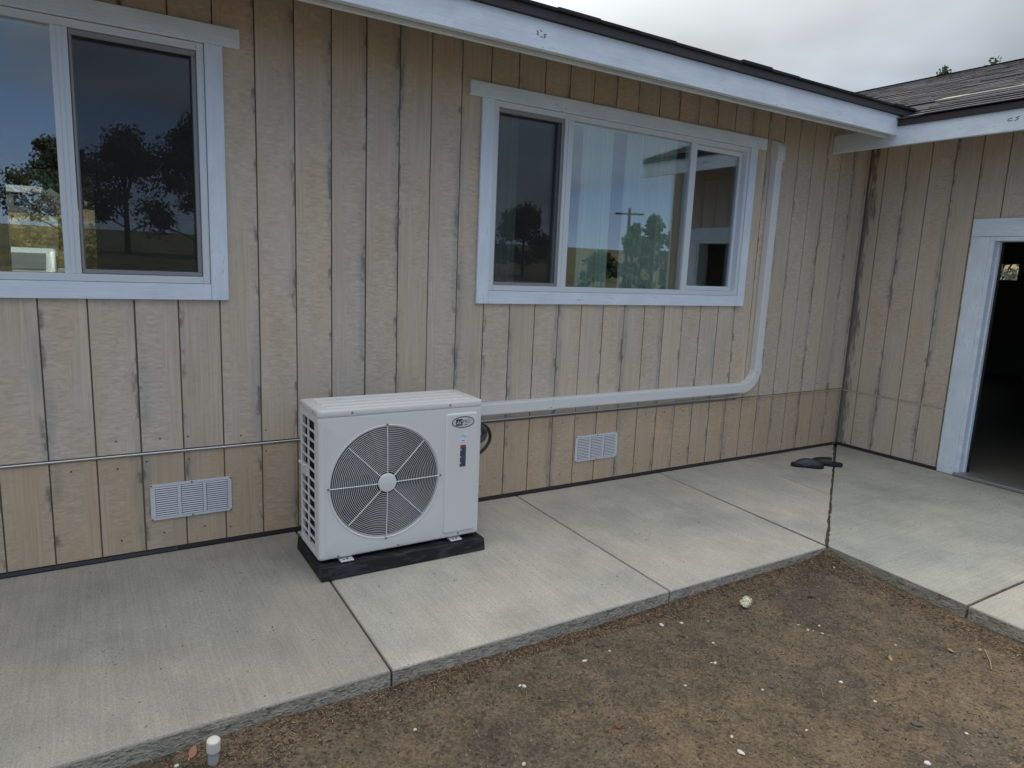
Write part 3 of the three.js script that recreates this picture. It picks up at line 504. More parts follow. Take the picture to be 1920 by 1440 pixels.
  for (let i = 0; i < 3; i++) {
    const pos = [], idx = []; const n = 14, m = 8;
    for (let a = 0; a <= n; a++) for (let b = 0; b <= m; b++) { const r = 0.07 + 0.205 * b / m, t = i * 2.094 + (a / n - 0.5) * (1.15 + 0.25 * b / m) + 0.4 * b / m; pos.push(fx + r * Math.cos(t), fy + r * Math.sin(t), D - 0.14 + 0.075 * (a / n)); }
    for (let a = 0; a < n; a++) for (let b = 0; b < m; b++) { const q = a * (m + 1) + b; idx.push(q, q + m + 1, q + 1, q + 1, q + m + 1, q + m + 2); }
    const g = new THREE.BufferGeometry(); g.setAttribute('position', new THREE.Float32BufferAttribute(pos, 3)); g.setIndex(idx); g.computeVertexNormals(); metricUV(g); part(fan, 'blade', g, new THREE.MeshStandardMaterial({ color: lin(0.035, 0.036, 0.04), roughness: 0.55, side: THREE.DoubleSide }));
  }
  part(ac, 'shroud', bx(0.05, fx + 0.32, h0 + 0.03, h1 - 0.02, 0.05, 0.16), std({ color: lin(0.14, 0.143, 0.15), roughness: 0.6 }));
  // service panel, embossed
  const ps = roundRect(0.697, 0.046, 0.892, 0.737, 0.016); const pg = new THREE.ExtrudeGeometry(ps, { depth: 0.002, bevelEnabled: true, bevelSize: 0.012, bevelOffset: -0.012, bevelThickness: 0.008, bevelSegments: 4 }); pg.translate(0, 0, D + 0.0); part(ac, 'service_panel', toCreasedNormals(pg, 0.5), white);
  // casing: base pan, right side, back rails
  part(ac, 'base_pan', rb(0.01, w - 0.01, 0.010, 0.05, 0.01, D - 0.02, 0.004), white);
  part(ac, 'side_panel', rb(w - 0.022, w - 0.0005, h0, h1, 0.004, D - 0.016, 0.006), white);
  part(ac, 'back_panel', rb(0.30, w - 0.03, h0 + 0.01, h1, 0.002, 0.02, 0.004), white);
  // left side: corner post and the coil guard lattice over dark fins
  const cg = sub(ac, 'coil_guard');
  part(cg, 'guard_post', rb(0.0005, 0.02, h0, h1, D - 0.085, D - 0.016, 0.006), white);
  part(cg, 'guard_post', rb(0.0005, 0.02, h0, h1, 0.0, 0.022, 0.005), white);
  part(cg, 'guard_post', rb(0.001, 0.012, h0 + 0.03, h1 - 0.04, 0.138, 0.150, 0.004), white);
  part(cg, 'guard_bar', rb(0.001, 0.016, h0, h0 + 0.032, 0.018, D - 0.08, 0.005), white);
  part(cg, 'guard_bar', rb(0.001, 0.016, h1 - 0.045, h1, 0.018, D - 0.08, 0.005), white);
  const rows = 13, y0 = h0 + 0.032, y1 = h1 - 0.045; for (let i = 1; i < rows; i++) { const y = y0 + (y1 - y0) * i / rows; part(cg, 'guard_bar', rb(0.0015, 0.012, y - 0.0045, y + 0.0045, 0.018, D - 0.075, 0.003), white); }
  const fins = []; for (let i = 0; i < 90; i++) { const z = 0.022 + i * 0.0028; fins.push(bx(0.022, 0.045, h0 + 0.02, h1 - 0.02, z, z + 0.0006)); }
  const fm = part(ac, 'coil_fins', merge(fins), std({ color: lin(0.05, 0.075, 0.11), roughness: 0.45, metalness: 0.4 })); fm.userData.kind = 'stuff';
  part(ac, 'coil_backing', bx(0.046, 0.05, h0 + 0.02, h1 - 0.02, 0.01, D - 0.05), std({ color: lin(0.12, 0.14, 0.16), roughness: 0.6 }));
  // sensor clip / handle on the lattice
  part(ac, 'side_handle', rb(-0.020, 0.001, 0.463, 0.475, 0.03, 0.125, 0.004), white); part(ac, 'side_handle', rb(-0.005, 0.002, 0.41, 0.475, 0.03, 0.140, 0.003), white);
  // lid
  const lid = sub(ac, 'lid');
  const ls = new THREE.Shape([[-0.003, -0.02], [0.012, -0.004], [w - 0.012, -0.004], [w + 0.003, -0.02], [w + 0.003, -D + 0.012], [w - 0.012, -D - 0.003], [0.012, -D - 0.003], [-0.003, -D + 0.012]].map(p => new THREE.Vector2(p[0], p[1])));
  const lg = new THREE.ExtrudeGeometry(ls, { depth: 0.018, bevelEnabled: true, bevelSize: 0.010, bevelOffset: -0.010, bevelThickness: 0.010, bevelSegments: 3 }); lg.rotateX(-Math.PI / 2); lg.translate(0, h1 + 0.0125 - 0.009, 0);
  part(lid, 'lid_top', toCreasedNormals(metricUV(lg), 0.6), lidMat);
  for (let i = 0; i < 4; i++) { const z = 0.055 + i * 0.077; part(lid, 'rib', rb(0.05, w - 0.05, h1 + 0.024, h1 + 0.0375, z - 0.013, z + 0.013, 0.006), lidMat); }
  for (const [x, y, z] of [[0.17, h1 + 0.013, D + 0.004], [0.72, h1 + 0.013, D + 0.004]]) part(ac, 'screw', cyl(0.005, 0.006, 0.006, 12, [x, y, z], 'z'), screwM);
  for (const [y, z] of [[h1 + 0.014, 0.04], [h1 + 0.014, 0.27]]) part(ac, 'screw', cyl(0.004, 0.004, 0.005, 10, [-0.004, y, z], 'x'), screwM);
  for (const [x, y] of [[0.10, 0.030], [0.43, 0.032], [0.79, 0.034]]) part(ac, 'screw', cyl(0.0045, 0.0055, 0.006, 12, [x, y, D + 0.002], 'z'), screwM);
  // feet
  for (const x of [0.14, 0.772]) { const f = part(ac, 'foot', rb(x - 0.036, x + 0.036, 0.001, 0.010, D - 0.05, D + 0.026, 0.004), std({ color: lin(0.62, 0.64, 0.66), roughness: 0.35, metalness: 0.2 })); part(f, 'bolt', cyl(0.006, 0.006, 0.008, 6, [x + 0.004, 0.0135, D + 0.012]), screwM); part(f, 'bolt_slot', cyl(0.005, 0.005, 0.002, 8, [x - 0.016, 0.0108, D + 0.014]), dark); }
  for (const x of [0.14, 0.772]) part(ac, 'foot', rb(x - 0.036, x + 0.036, 0.001, 0.010, -0.02, 0.04, 0.004), white);
  // badge and stickers (flat print)
  const canvas = (W, H, f) => { const c = document.createElement('canvas'); c.width = W; c.height = H; f(c.getContext('2d'), W, H); const t = new THREE.CanvasTexture(c); t.colorSpace = THREE.SRGBColorSpace; return t; };
  const logo = canvas(1024, 512, (g, W, H) => {
    g.fillStyle = '#cfd0ce'; g.fillRect(0, 0, W, H); g.lineWidth = 34; g.strokeStyle = '#15161c'; g.beginPath(); g.ellipse(W / 2, H / 2, W / 2 - 26, H / 2 - 26, 0, 0, 7); g.stroke();
    g.fillStyle = '#14161d'; g.fillRect(190, 120, 290, 280);
    g.fillStyle = '#d8d9d8'; g.font = 'bold italic 225px sans-serif'; g.textAlign = 'center'; g.textBaseline = 'middle'; g.save(); g.translate(335, 268); g.scale(0.86, 1); g.fillText('AC', 0, 0); g.restore();
    g.fillStyle = '#15161c'; g.font = '205px sans-serif'; g.textAlign = 'left'; g.save(); g.translate(490, 238); g.scale(0.84, 1); g.fillText('PRO', 0, 0); g.restore();
    g.font = 'bold 78px sans-serif'; g.fillText('.com', 520, 372);
  });
  const es = new THREE.Shape(); es.absellipse(0, 0, 0.071, 0.0335, 0, Math.PI * 2); const eg = new THREE.ShapeGeometry(es, 48); { const p = eg.attributes.position, u = eg.attributes.uv; for (let i = 0; i < p.count; i++) u.setXY(i, p.getX(i) / 0.142 + 0.5, p.getY(i) / 0.067 + 0.5); }
  part(ac, 'badge', eg, std({ map: logo, roughness: 0.4 }), [0.799, 0.686, D + 0.0108]);
  const st = canvas(256, 1024, (g, W, H) => {
    g.fillStyle = '#e8ebf2'; g.fillRect(0, 0, W, H);
    g.fillStyle = '#2c57a8'; g.font = 'bold italic 62px sans-serif'; g.textAlign = 'center'; g.save(); g.translate(128, 108); g.scale(0.86, 1); g.fillText('inverter', 0, 0); g.restore();
    g.strokeStyle = '#2c57a8'; g.lineWidth = 12; g.beginPath(); g.arc(110, 90, 60, 3.5, 5.6); g.stroke(); g.lineWidth = 9; g.beginPath(); g.moveTo(150, 140); g.quadraticCurveTo(200, 160, 240, 108); g.stroke();
    g.fillStyle = '#c9ccd3'; g.fillRect(0, 176, W, 6);
    g.fillStyle = '#5a5e68'; g.fillRect(60, 214, 130, 22); g.fillStyle = '#a3a7ae'; for (let i = 0; i < 4; i++) g.fillRect(24, 258 + i * 22, 150 + (i * 37) % 60, 8);
    g.fillStyle = '#9a5230'; g.fillRect(10, 352, W - 20, 84); g.fillStyle = '#6f3a22'; for (let i = 0; i < 3; i++) g.fillRect(30, 370 + i * 22, 190, 8);
    g.fillStyle = '#2b3145'; g.fillRect(10, 436, W - 20, 574);
    const q = mulberry(7); for (let y = 452; y < 1000; y += 13) for (let x = 22; x < 236;) { const l = 8 + q() * 26; if (q() > 0.28) { g.fillStyle = q() > 0.5 ? '#7e869a' : '#525a70'; g.fillRect(x, y, l, 6); } x += l + 6; }
    g.fillStyle = '#cdd3de'; for (const y of [470, 690, 870]) g.fillRect(20, y, 44, 40);
  });
  const sg = new THREE.PlaneGeometry(0.040, 0.196); part(ac, 'sticker', sg, std({ map: st, roughness: 0.45 }), [0.803, 0.525, D + 0.0108]);
  // service valves and cover on the right side
  part(ac, 'valve_cover', rb(w - 0.002, w + 0.012, 0.08, 0.36, 0.10, 0.30, 0.005), white);
}
{ // pad under the unit
  const padTex = tex(512, 256, 1.0, 0.5, (u, v) => { const n = fbm(u * 22, v * 14, 22, 14, 5, 9), s = sst(0.56, 0.66, fbm(u * 12 + n, v * 18, 12, 18, 5, 29)); const f = vn(u * 250, v * 120, 250, 120, 3); return [13 + s * 30 + f * 6, 14 + s * 31 + f * 6, 17 + s * 33 + f * 6]; });
  const g = new RoundedBoxGeometry(0.944, 0.074, 0.47, 3, 0.008); const p = g.attributes.position; for (let i = 0; i < p.count; i++) if (p.getY(i) < 0) { p.setX(i, p.getX(i) + (p.getX(i) < 0 ? -0.004 : 0.004)); p.setZ(i, p.getZ(i) + (p.getZ(i) > 0 ? 0.006 : -0.004)); }
  g.computeVertexNormals(); const q = metricUV(g.index ? g.toNonIndexed() : g);
  topMesh('equipment_pad', q, std({ map: padTex, roughness: 0.7 }), [1.617, 0.0385, 0.497], 'black scuffed rubber pad under the air conditioner', 'pad');
}
topMesh('flexible_conduit', tube([[2.066, 0.60, 0.46], [2.20, 0.63, 0.32], [2.33, 0.615, 0.22], [2.405, 0.56, 0.19], [2.415, 0.50, 0.19], [2.375, 0.445, 0.20], [2.25, 0.41, 0.26], [2.085, 0.40, 0.38]], 0.011, 60, 10), std({ color: lin(0.02, 0.02, 0.022), roughness: 0.45 }), null, 'black flexible cable looping out behind the air conditioner side', 'cable');
topMesh('insulated_hose', tube([[2.064, 0.56, 0.50], [2.20, 0.60, 0.34], [2.31, 0.60, 0.23], [2.365, 0.565, 0.20], [2.36, 0.52, 0.20], [2.30, 0.50, 0.22], [2.18, 0.49, 0.30]], 0.020, 40, 12), std({ color: lin(0.06, 0.065, 0.075), roughness: 0.6 }), null, 'thick dark grey insulated hose inside the black cable loop', 'hose');

// ---------------------------------------------------------------- line-set cover (white plastic duct)
{
  const d = top('duct_cover', [0, 0, 0], 'white plastic duct cover running along the wall and up beside the three-pane window', 'duct');
  const pl = std({ color: lin(0.76, 0.77, 0.75), roughness: 0.4 });
  const prof = (hw = 0.040, dp = 0.060) => { const s = new THREE.Shape(), r = 0.009; s.moveTo(-hw - 0.002, 0); s.lineTo(hw + 0.002, 0); s.lineTo(hw, dp - r); s.lineTo(hw - r * 0.35, dp - r * 0.3); s.lineTo(hw - r, dp); s.lineTo(-hw + r, dp); s.lineTo(-hw + r * 0.35, dp - r * 0.3); s.lineTo(-hw, dp - r); s.closePath(); return s; };
  const runX = (x0, x1, y, hw, dp) => { const g = new THREE.ExtrudeGeometry(prof(hw, dp), { depth: x1 - x0, bevelEnabled: false }); const m = new THREE.Matrix4().makeBasis(new THREE.Vector3(0, 1, 0), new THREE.Vector3(0, 0, 1), new THREE.Vector3(1, 0, 0)); g.applyMatrix4(m); g.translate(x0, y, 0.003); return toCreasedNormals(g, 0.3); };
  const runY = (y0, y1, x, hw, dp) => { const g = new THREE.ExtrudeGeometry(prof(hw, dp), { depth: y1 - y0, bevelEnabled: false }); const m = new THREE.Matrix4().makeBasis(new THREE.Vector3(-1, 0, 0), new THREE.Vector3(0, 0, 1), new THREE.Vector3(0, 1, 0)); g.applyMatrix4(m); g.translate(x, y0, 0.003); return toCreasedNormals(g, 0.3); };
  const y = 0.668, X = 5.178;
  part(d, 'duct_run', runX(2.07, 2.975, y - 0.002), pl); part(d, 'duct_run', runX(3.0, 5.0, y), pl); part(d, 'coupling', runX(2.960, 3.012, y - 0.001, 0.0425, 0.0625), pl);
  // swept elbow
  const rc = 0.178, cx = 5.0, cy = y + rc, pr = prof(0.0425, 0.0625).getPoints(5), n = 20, pos = [], idx = [];
  for (let i = 0; i <= n; i++) { const a = -Math.PI / 2 + (Math.PI / 2) * i / n; for (const p of pr) { const r = rc - p.x; pos.push(cx + r * Math.cos(a), cy + r * Math.sin(a), 0.003 + p.y); } }
  const k = pr.length; for (let i = 0; i < n; i++) for (let j = 0; j < k; j++) { const a = i * k + j, b = i * k + (j + 1) % k; idx.push(a, b, a + k, b, b + k, a + k); }
  let g = new THREE.BufferGeometry(); g.setAttribute('position', new THREE.Float32BufferAttribute(pos, 3)); g.setIndex(idx); g.computeVertexNormals(); g = toCreasedNormals(g, 0.3); metricUV(g);
  part(d, 'elbow', g, new THREE.MeshStandardMaterial({ color: lin(0.76, 0.77, 0.75), roughness: 0.4, side: THREE.DoubleSide }));
  part(d, 'elbow_collar', runX(4.992, 5.018, y, 0.044, 0.064), pl); part(d, 'elbow_collar', runY(0.838, 0.868, X, 0.044, 0.064), pl);
  part(d, 'duct_run', runY(0.86, 2.60, X), pl); 
  // wall inlet cap: deeper at the foot, falling back to the wall at the top
  const cs = new THREE.Shape(); cs.moveTo(0, 2.585); cs.lineTo(0.066, 2.585); cs.lineTo(0.066, 2.66); cs.quadraticCurveTo(0.064, 2.735, 0.022, 2.742); cs.lineTo(0, 2.742); const cgm = new THREE.ExtrudeGeometry(cs, { depth: 0.084, bevelEnabled: true, bevelSize: 0.003, bevelThickness: 0.004, bevelSegments: 2 }); cgm.rotateY(-Math.PI / 2); cgm.translate(X + 0.042, 0, 0.006); part(d, 'inlet_cap', toCreasedNormals(cgm, 0.5), pl);
  part(d, 'cap_flange', rb(X - 0.052, X + 0.052, 2.62, 2.752, 0.0022, 0.008, 0.002), pl);
  const sm = std({ color: lin(0.1, 0.1, 0.1), roughness: 0.5, metalness: 0.6 });
  for (const [a, b, z] of [[3.0, 0.70, 0.066], [5.165, 0.80, 0.066], [5.16, 2.63, 0.074], [2.98, 0.645, 0.066]]) part(d, 'screw', cyl(0.004, 0.004, 0.004, 8, [a, b, z], 'z'), sm);
}
// ---------------------------------------------------------------- foundation vents
function vent(x0, label) {
  const v = top('foundation_vent', [x0, 0.193, 0.0015], label, 'vent', 'foundation vents in the siding'), W = 0.408, H = 0.200;
  const pm = std({ color: lin(0.66, 0.68, 0.70), roughness: 0.45 }), dk = std({ color: lin(0.02, 0.02, 0.02), roughness: 0.9 });
  part(v, 'backing', bx(0.01, W - 0.01, 0.01, H - 0.01, 0.0005, 0.0015), dk);
  const fr = (a, b, c, d) => part(v, 'frame', rb(a, b, c, d, 0.0016, 0.008, 0.002), pm);
  fr(0, W, 0, 0.014); fr(0, W, H - 0.016, H); fr(0, 0.024, 0.0145, H - 0.0165); fr(W - 0.022, W, 0.0145, H - 0.0165); fr(0.131, 0.150, 0.0145, H - 0.0165); fr(0.259, 0.277, 0.0145, H - 0.0165);
  const lg = new RoundedBoxGeometry(0.1055, 0.0080, 0.0018, 1, 0.0007); lg.rotateX(-0.35);
  for (const cx of [0.0775, 0.2045, 0.3315]) for (let i = 0; i < 14; i++) part(v, 'louvre', lg, pm, [cx, 0.0205 + i * 0.01215, 0.0082]);
  const sc = std({ color: lin(0.05, 0.05, 0.05), roughness: 0.5 });
  for (const [x, y] of [[0.006, 0.006], [W - 0.006, 0.006], [0.006, H - 0.006], [W - 0.006, H - 0.006], [W / 2, 0.006], [W / 2, H - 0.006]]) part(v, 'screw', cyl(0.0042, 0.0042, 0.003, 8, [x, y, 0.0093], 'z'), sc);
}
vent(0.437, 'white louvred vent in the siding below the two-pane window');
vent(3.262, 'white louvred vent in the siding below the three-pane window');

// ---------------------------------------------------------------- sandals
function soleShape(L, W) { const s = new THREE.Shape(); s.moveTo(-L / 2, 0); s.bezierCurveTo(-L / 2, W * 0.42, -L * 0.25, W * 0.40, -L * 0.05, W * 0.34); s.bezierCurveTo(L * 0.15, W * 0.36, L * 0.25, W * 0.55, L * 0.38, W * 0.44); s.bezierCurveTo(L * 0.52, W * 0.3, L * 0.52, -W * 0.2, L * 0.40, -W * 0.40); s.bezierCurveTo(L * 0.25, -W * 0.55, L * 0.1, -W * 0.44, -L * 0.1, -W * 0.38); s.bezierCurveTo(-L * 0.3, -W * 0.42, -L / 2, -W * 0.42, -L / 2, 0); return s; }
function sandal(pos, turn, label, closed) {
  const s = top('sandal', pos, label, 'sandal', 'pair of sandals on the slab'); s.rotation.y = turn;
  const bm = std({ color: lin(0.014, 0.014, 0.017), roughness: 0.7 }), up = std({ color: lin(0.045, 0.05, 0.062), roughness: 0.5 });
  const g = new THREE.ExtrudeGeometry(soleShape(0.27, 0.10), { depth: 0.020, bevelEnabled: true, bevelSize: 0.005, bevelThickness: 0.005, bevelSegments: 3, curveSegments: 20 }); g.rotateX(-Math.PI / 2); g.translate(0, 0.006, 0); part(s, 'sole', toCreasedNormals(g, 0.6), bm);
  const n = 20, m = 16, P = [], I = [];           // upper: a low vault over the forefoot (or the whole foot)
  const a0 = closed ? -0.128 : -0.045, a1 = closed ? 0.128 : 0.128;
  for (let i = 0; i <= n; i++) for (let j = 0; j <= m; j++) { const u = i / n, t = Math.PI * j / m, x = mix(a0, a1, u), e = closed ? Math.sqrt(clamp(1 - Math.pow((u - 0.5) * 2, 2))) : u > 0.4 ? Math.sqrt(clamp(1 - 0.9 * Math.pow((u - 0.4) / 0.6, 2))) : 1, hw = (closed ? 0.049 : 0.053) * e, hh = (closed ? 0.062 : 0.066) * (closed ? (0.4 + 0.6 * e) * Math.max(e, 0.12) : (0.85 - 0.2 * u) * e); P.push(x, 0.018 + hh * Math.sin(t), hw * Math.cos(t)); }
  for (let i = 0; i < n; i++) for (let j = 0; j < m; j++) { const a = i * (m + 1) + j; I.push(a, a + m + 1, a + 1, a + 1, a + m + 1, a + m + 2); }
  const q = new THREE.BufferGeometry(); q.setAttribute('position', new THREE.Float32BufferAttribute(P, 3)); q.setIndex(I); q.computeVertexNormals(); metricUV(q);
  part(s, closed ? 'upper' : 'strap', q, new THREE.MeshStandardMaterial({ color: closed ? lin(0.045, 0.05, 0.062) : lin(0.012, 0.012, 0.014), roughness: 0.5, side: THREE.DoubleSide }));
}
sandal([5.515, 0.001, 0.415], -0.72, 'dark grey closed-toe slipper lying on the slab beside the black sandal', true);
sandal([5.735, 0.001, 0.44], 2.25, 'black open sandal on the slab near the inside corner', false);

// ---------------------------------------------------------------- pipe stub
{
  const p = top('pipe_stub', [0.488, -0.16, 1.70], 'white capped plastic pipe stub standing in the dirt at the slab edge', 'pipe');
  const pc = std({ color: lin(0.42, 0.41, 0.42), roughness: 0.6 }), cc = std({ color: lin(0.70, 0.69, 0.60), roughness: 0.45 });
  part(p, 'pipe', cyl(0.0170, 0.0175, 0.15, 28, [0, 0.075, 0]), pc);
  const cap = new THREE.LatheGeometry([[0.0178, 0.115], [0.0215, 0.115], [0.0222, 0.118], [0.0222, 0.152], [0.0205, 0.158], [0.012, 0.1605], [0, 0.161]].map(q => new THREE.Vector2(...q)), 32); part(p, 'cap', cap, cc);
  p.rotation.set(0.05, 0, -0.03);
}
// ---------------------------------------------------------------- litter on the ground
const gy = (x, z) => terrain(x, z);
function blobGeo(r, seed, sx, sy, sz, det = 1) { const g = new THREE.IcosahedronGeometry(r, det); const p = g.attributes.position; for (let i = 0; i < p.count; i++) { const x = p.getX(i), y = p.getY(i), z = p.getZ(i), k = 1 + 0.5 * (vn(x / r * 1.3 + 9 + seed, y / r * 1.3 + z / r + 9, 64, 64, 5) - 0.5); p.setXYZ(i, x * k * sx, y * k * sy, z * k * sz); } g.computeVertexNormals(); return toCreasedNormals(g, 0.6); }
function onGround(px, py) { // pixel of the photograph -> point on the yard
  const f = 1287.35, d = new THREE.Vector3((px - 960) / f, -(py - 720) / f, -1).applyEuler(camera.rotation); let y = -0.1, q;
  for (let i = 0; i < 4; i++) { const t = (y - camera.position.y) / d.y; q = camera.position.clone().addScaledVector(d, t); y = gy(q.x, q.z); }
  q.y = y; return q;
}
{
  const whiteM = std({ color: lin(0.58, 0.57, 0.53), roughness: 0.7 }), stoneM = std({ color: lin(0.085, 0.085, 0.085), roughness: 0.85 }), creamM = std({ color: lin(0.58, 0.50, 0.34), roughness: 0.8 });
  const wg = [blobGeo(1, 1, 1.2, 0.55, 0.85), blobGeo(1, 7, 1.5, 0.45, 0.8), blobGeo(1, 13, 1, 0.6, 1)];
  const put = (name, px, py, r, geo, mat, label, cat, group) => { const q = onGround(px, py); const m = topMesh(name, geo, mat, [q.x, q.y + r * 0.28, q.z], label, cat, group); m.scale.setScalar(r); m.rotation.y = R() * 6; return m; };
  const P = [[1240, 1173, 14], [1096, 1240, 10], [1143, 1221, 6], [1278, 1169, 9], [1328, 1165, 5], [1337, 1206, 7], [1341, 1244, 9], [1497, 1172, 5], [1515, 1182, 7], [1536, 1174, 8], [1542, 1188, 6], [1525, 1183, 4], [1564, 1063, 9], [1679, 1210, 5], [1640, 1316, 8], [1577, 1280, 9], [1389, 1412, 12], [1738, 1432, 12], [1430, 1294, 6], [1372, 1382, 7], [331, 1437, 8], [983, 1288, 10], [975, 1286, 7], [778, 1369, 7], [982, 1434, 9], [1334, 1243, 5], [1812, 1376, 7], [1512, 1370, 6], [1285, 1286, 6], [1187, 1162, 4]];
  P.forEach(([x, y, r], i) => put('pebble', x, y, r / 1000, wg[i % 3], i % 5 === 4 ? creamM : whiteM, 'small pale pebble lying on the brown dirt', 'pebble', 'pale pebbles on the dirt'));
  const Q = [[1120, 1211, 17], [1108, 1318, 14], [1172, 1392, 13], [1755, 1159, 12], [1717, 1359, 16], [1660, 1367, 12], [1522, 1343, 11], [1868, 1380, 12], [912, 1314, 8], [943, 1432, 10], [1445, 1289, 10], [1838, 1374, 9], [505, 1433, 12]];
  Q.forEach(([x, y, r], i) => put('dark_stone', x, y, r / 1000, wg[i % 3], stoneM, 'dark grey stone half sunk in the dirt', 'stone', 'dark stones in the dirt'));
  put('clay_chip', 1158, 1364, 0.014, wg[2], std({ color: lin(0.17, 0.06, 0.03), roughness: 0.9 }), 'rust-red clay chip on the dirt', 'chip');
  put('bark_piece', 1522, 1121, 0.016, wg[1], std({ color: lin(0.04, 0.022, 0.022), roughness: 0.9 }), 'dark purple-brown bark piece on the dirt near the slab corner', 'bark');
  // crumbly cream clump with short stubs
  const q = onGround(1398, 1135), c = top('cream_clump', [q.x, q.y, q.z], 'crumbly cream-coloured clump lying on the dirt', 'clump'); c.rotation.y = 0.5; c.scale.setScalar(1.2);
  const cm = std({ color: lin(0.72, 0.69, 0.50), roughness: 0.85 });
  for (const [ox, s] of [[-0.017, 1], [0.020, 0.9]]) { const k = blobGeo(0.019 * s, ox * 90, 1.05, 0.75, 0.9, 2); k.translate(ox, 0.012, 0); const l = [k]; for (let i = 0; i < 46; i++) { const a = R() * 6.283, e = Math.acos(rr(-0.1, 1)), r = 0.017 * s; const b = cyl(0.0016, 0.0026, 0.011, 5, [0, 0.004, 0]); b.applyMatrix4(new THREE.Matrix4().makeRotationFromQuaternion(new THREE.Quaternion().setFromUnitVectors(new THREE.Vector3(0, 1, 0), new THREE.Vector3(Math.sin(e) * Math.cos(a), Math.cos(e), Math.sin(e) * Math.sin(a))))); b.translate(ox + r * Math.sin(e) * Math.cos(a), 0.012 + r * 0.8 * Math.cos(e), r * Math.sin(e) * Math.sin(a)); l.push(b); } part(c, 'lobe', merge(l.map(g => metricUV(g.index ? g.toNonIndexed() : g))), cm); }
  // leaves
  const leaf = (px, py, L, col, label, rot, name = 'dead_leaf') => {
    const s = new THREE.Shape(); s.moveTo(-L / 2, 0); s.bezierCurveTo(-L * 0.3, L * 0.36, L * 0.2, L * 0.38, L / 2, 0); s.bezierCurveTo(L * 0.2, -L * 0.34, -L * 0.3, -L * 0.36, -L / 2, 0);
    const g = new THREE.ExtrudeGeometry(s, { depth: 0.0008, bevelEnabled: false, curveSegments: 14 }); const p = g.attributes.position; for (let i = 0; i < p.count; i++) p.setZ(i, p.getZ(i) + 3.2 * p.getY(i) ** 2 / L * 0.35 + 1.2 * p.getX(i) ** 2 / L * 0.3); g.computeVertexNormals(); g.rotateX(-Math.PI / 2);
    const t = onGround(px, py), m = topMesh(name, metricUV(g), std({ color: col, roughness: 0.8 }), [t.x, t.y + 0.006, t.z], label, 'leaf', 'fallen leaves on the dirt'); m.rotation.set(0.3, rot, 0.15); return m;
  };
  leaf(362, 1413, 0.048, lin(0.30, 0.14, 0.08), 'reddish-brown dead leaf leaning by the white pipe stub', 1.15);
  leaf(1669, 1237, 0.034, lin(0.36, 0.22, 0.09), 'curled tan dead leaf on the dirt', 0.8); leaf(1782, 1222, 0.034, lin(0.34, 0.21, 0.10), 'curled tan dead leaf on the dirt', 2.2); leaf(1837, 1221, 0.026, lin(0.30, 0.20, 0.10), 'curled tan dead leaf on the dirt', 0.2);
  // twigs
  const twM = std({ color: lin(0.30, 0.22, 0.12), roughness: 0.85 }), twD = std({ color: lin(0.12, 0.08, 0.05), roughness: 0.9 });
  const twig = (pts, r, m, label) => { const a = pts.map(([x, y]) => { const t = onGround(x, y); return [t.x, t.y + r * 1.2 + 0.001, t.z]; }); topMesh('twig', tube(a, r, 16, 6), m, null, label, 'twig', 'twigs and straws on the dirt'); };
  twig([[1845, 1219], [1852, 1232], [1857, 1246], [1859, 1258]], 0.003, twM, 'bent tan twig on the dirt beside the wing slab');
  const ST = [[[1633, 1263], [1660, 1279]], [[1572, 1260], [1582, 1270]], [[1540, 1292], [1543, 1308]], [[1325, 1352], [1345, 1353]], [[1345, 1353], [1359, 1334]], [[870, 1363], [882, 1351]], [[892, 1364], [897, 1358]], [[987, 1298], [988, 1318]], [[1610, 1410], [1624, 1434]], [[1440, 1413], [1455, 1419]], [[1000, 1314], [1020, 1316]], [[1050, 1316], [1065, 1315]], [[1268, 1191], [1284, 1195]], [[1270, 1169], [1280, 1169]], [[1325, 1351], [1338, 1350]], [[1725, 1412], [1742, 1402]], [[1530, 1103], [1546, 1100]], [[1690, 1142], [1704, 1146]], [[1478, 1105], [1490, 1102]], [[480, 1398], [500, 1384]], [[520, 1390], [545, 1372]], [[690, 1315], [712, 1300]], [[1255, 1135], [1270, 1128]], [[1840, 1160], [1862, 1178]], [[1560, 1055], [1575, 1062]]];
  ST.forEach((l, i) => { const mid = [(l[0][0] + l[1][0]) / 2 + rr(-2, 2), (l[0][1] + l[1][1]) / 2 + rr(-2, 2)]; twig([l[0], mid, l[1]], rr(0.0011, 0.0018), i % 3 ? twM : twD, i % 3 ? 'thin pale straw lying on the dirt' : 'thin dark twig lying on the dirt'); });
}
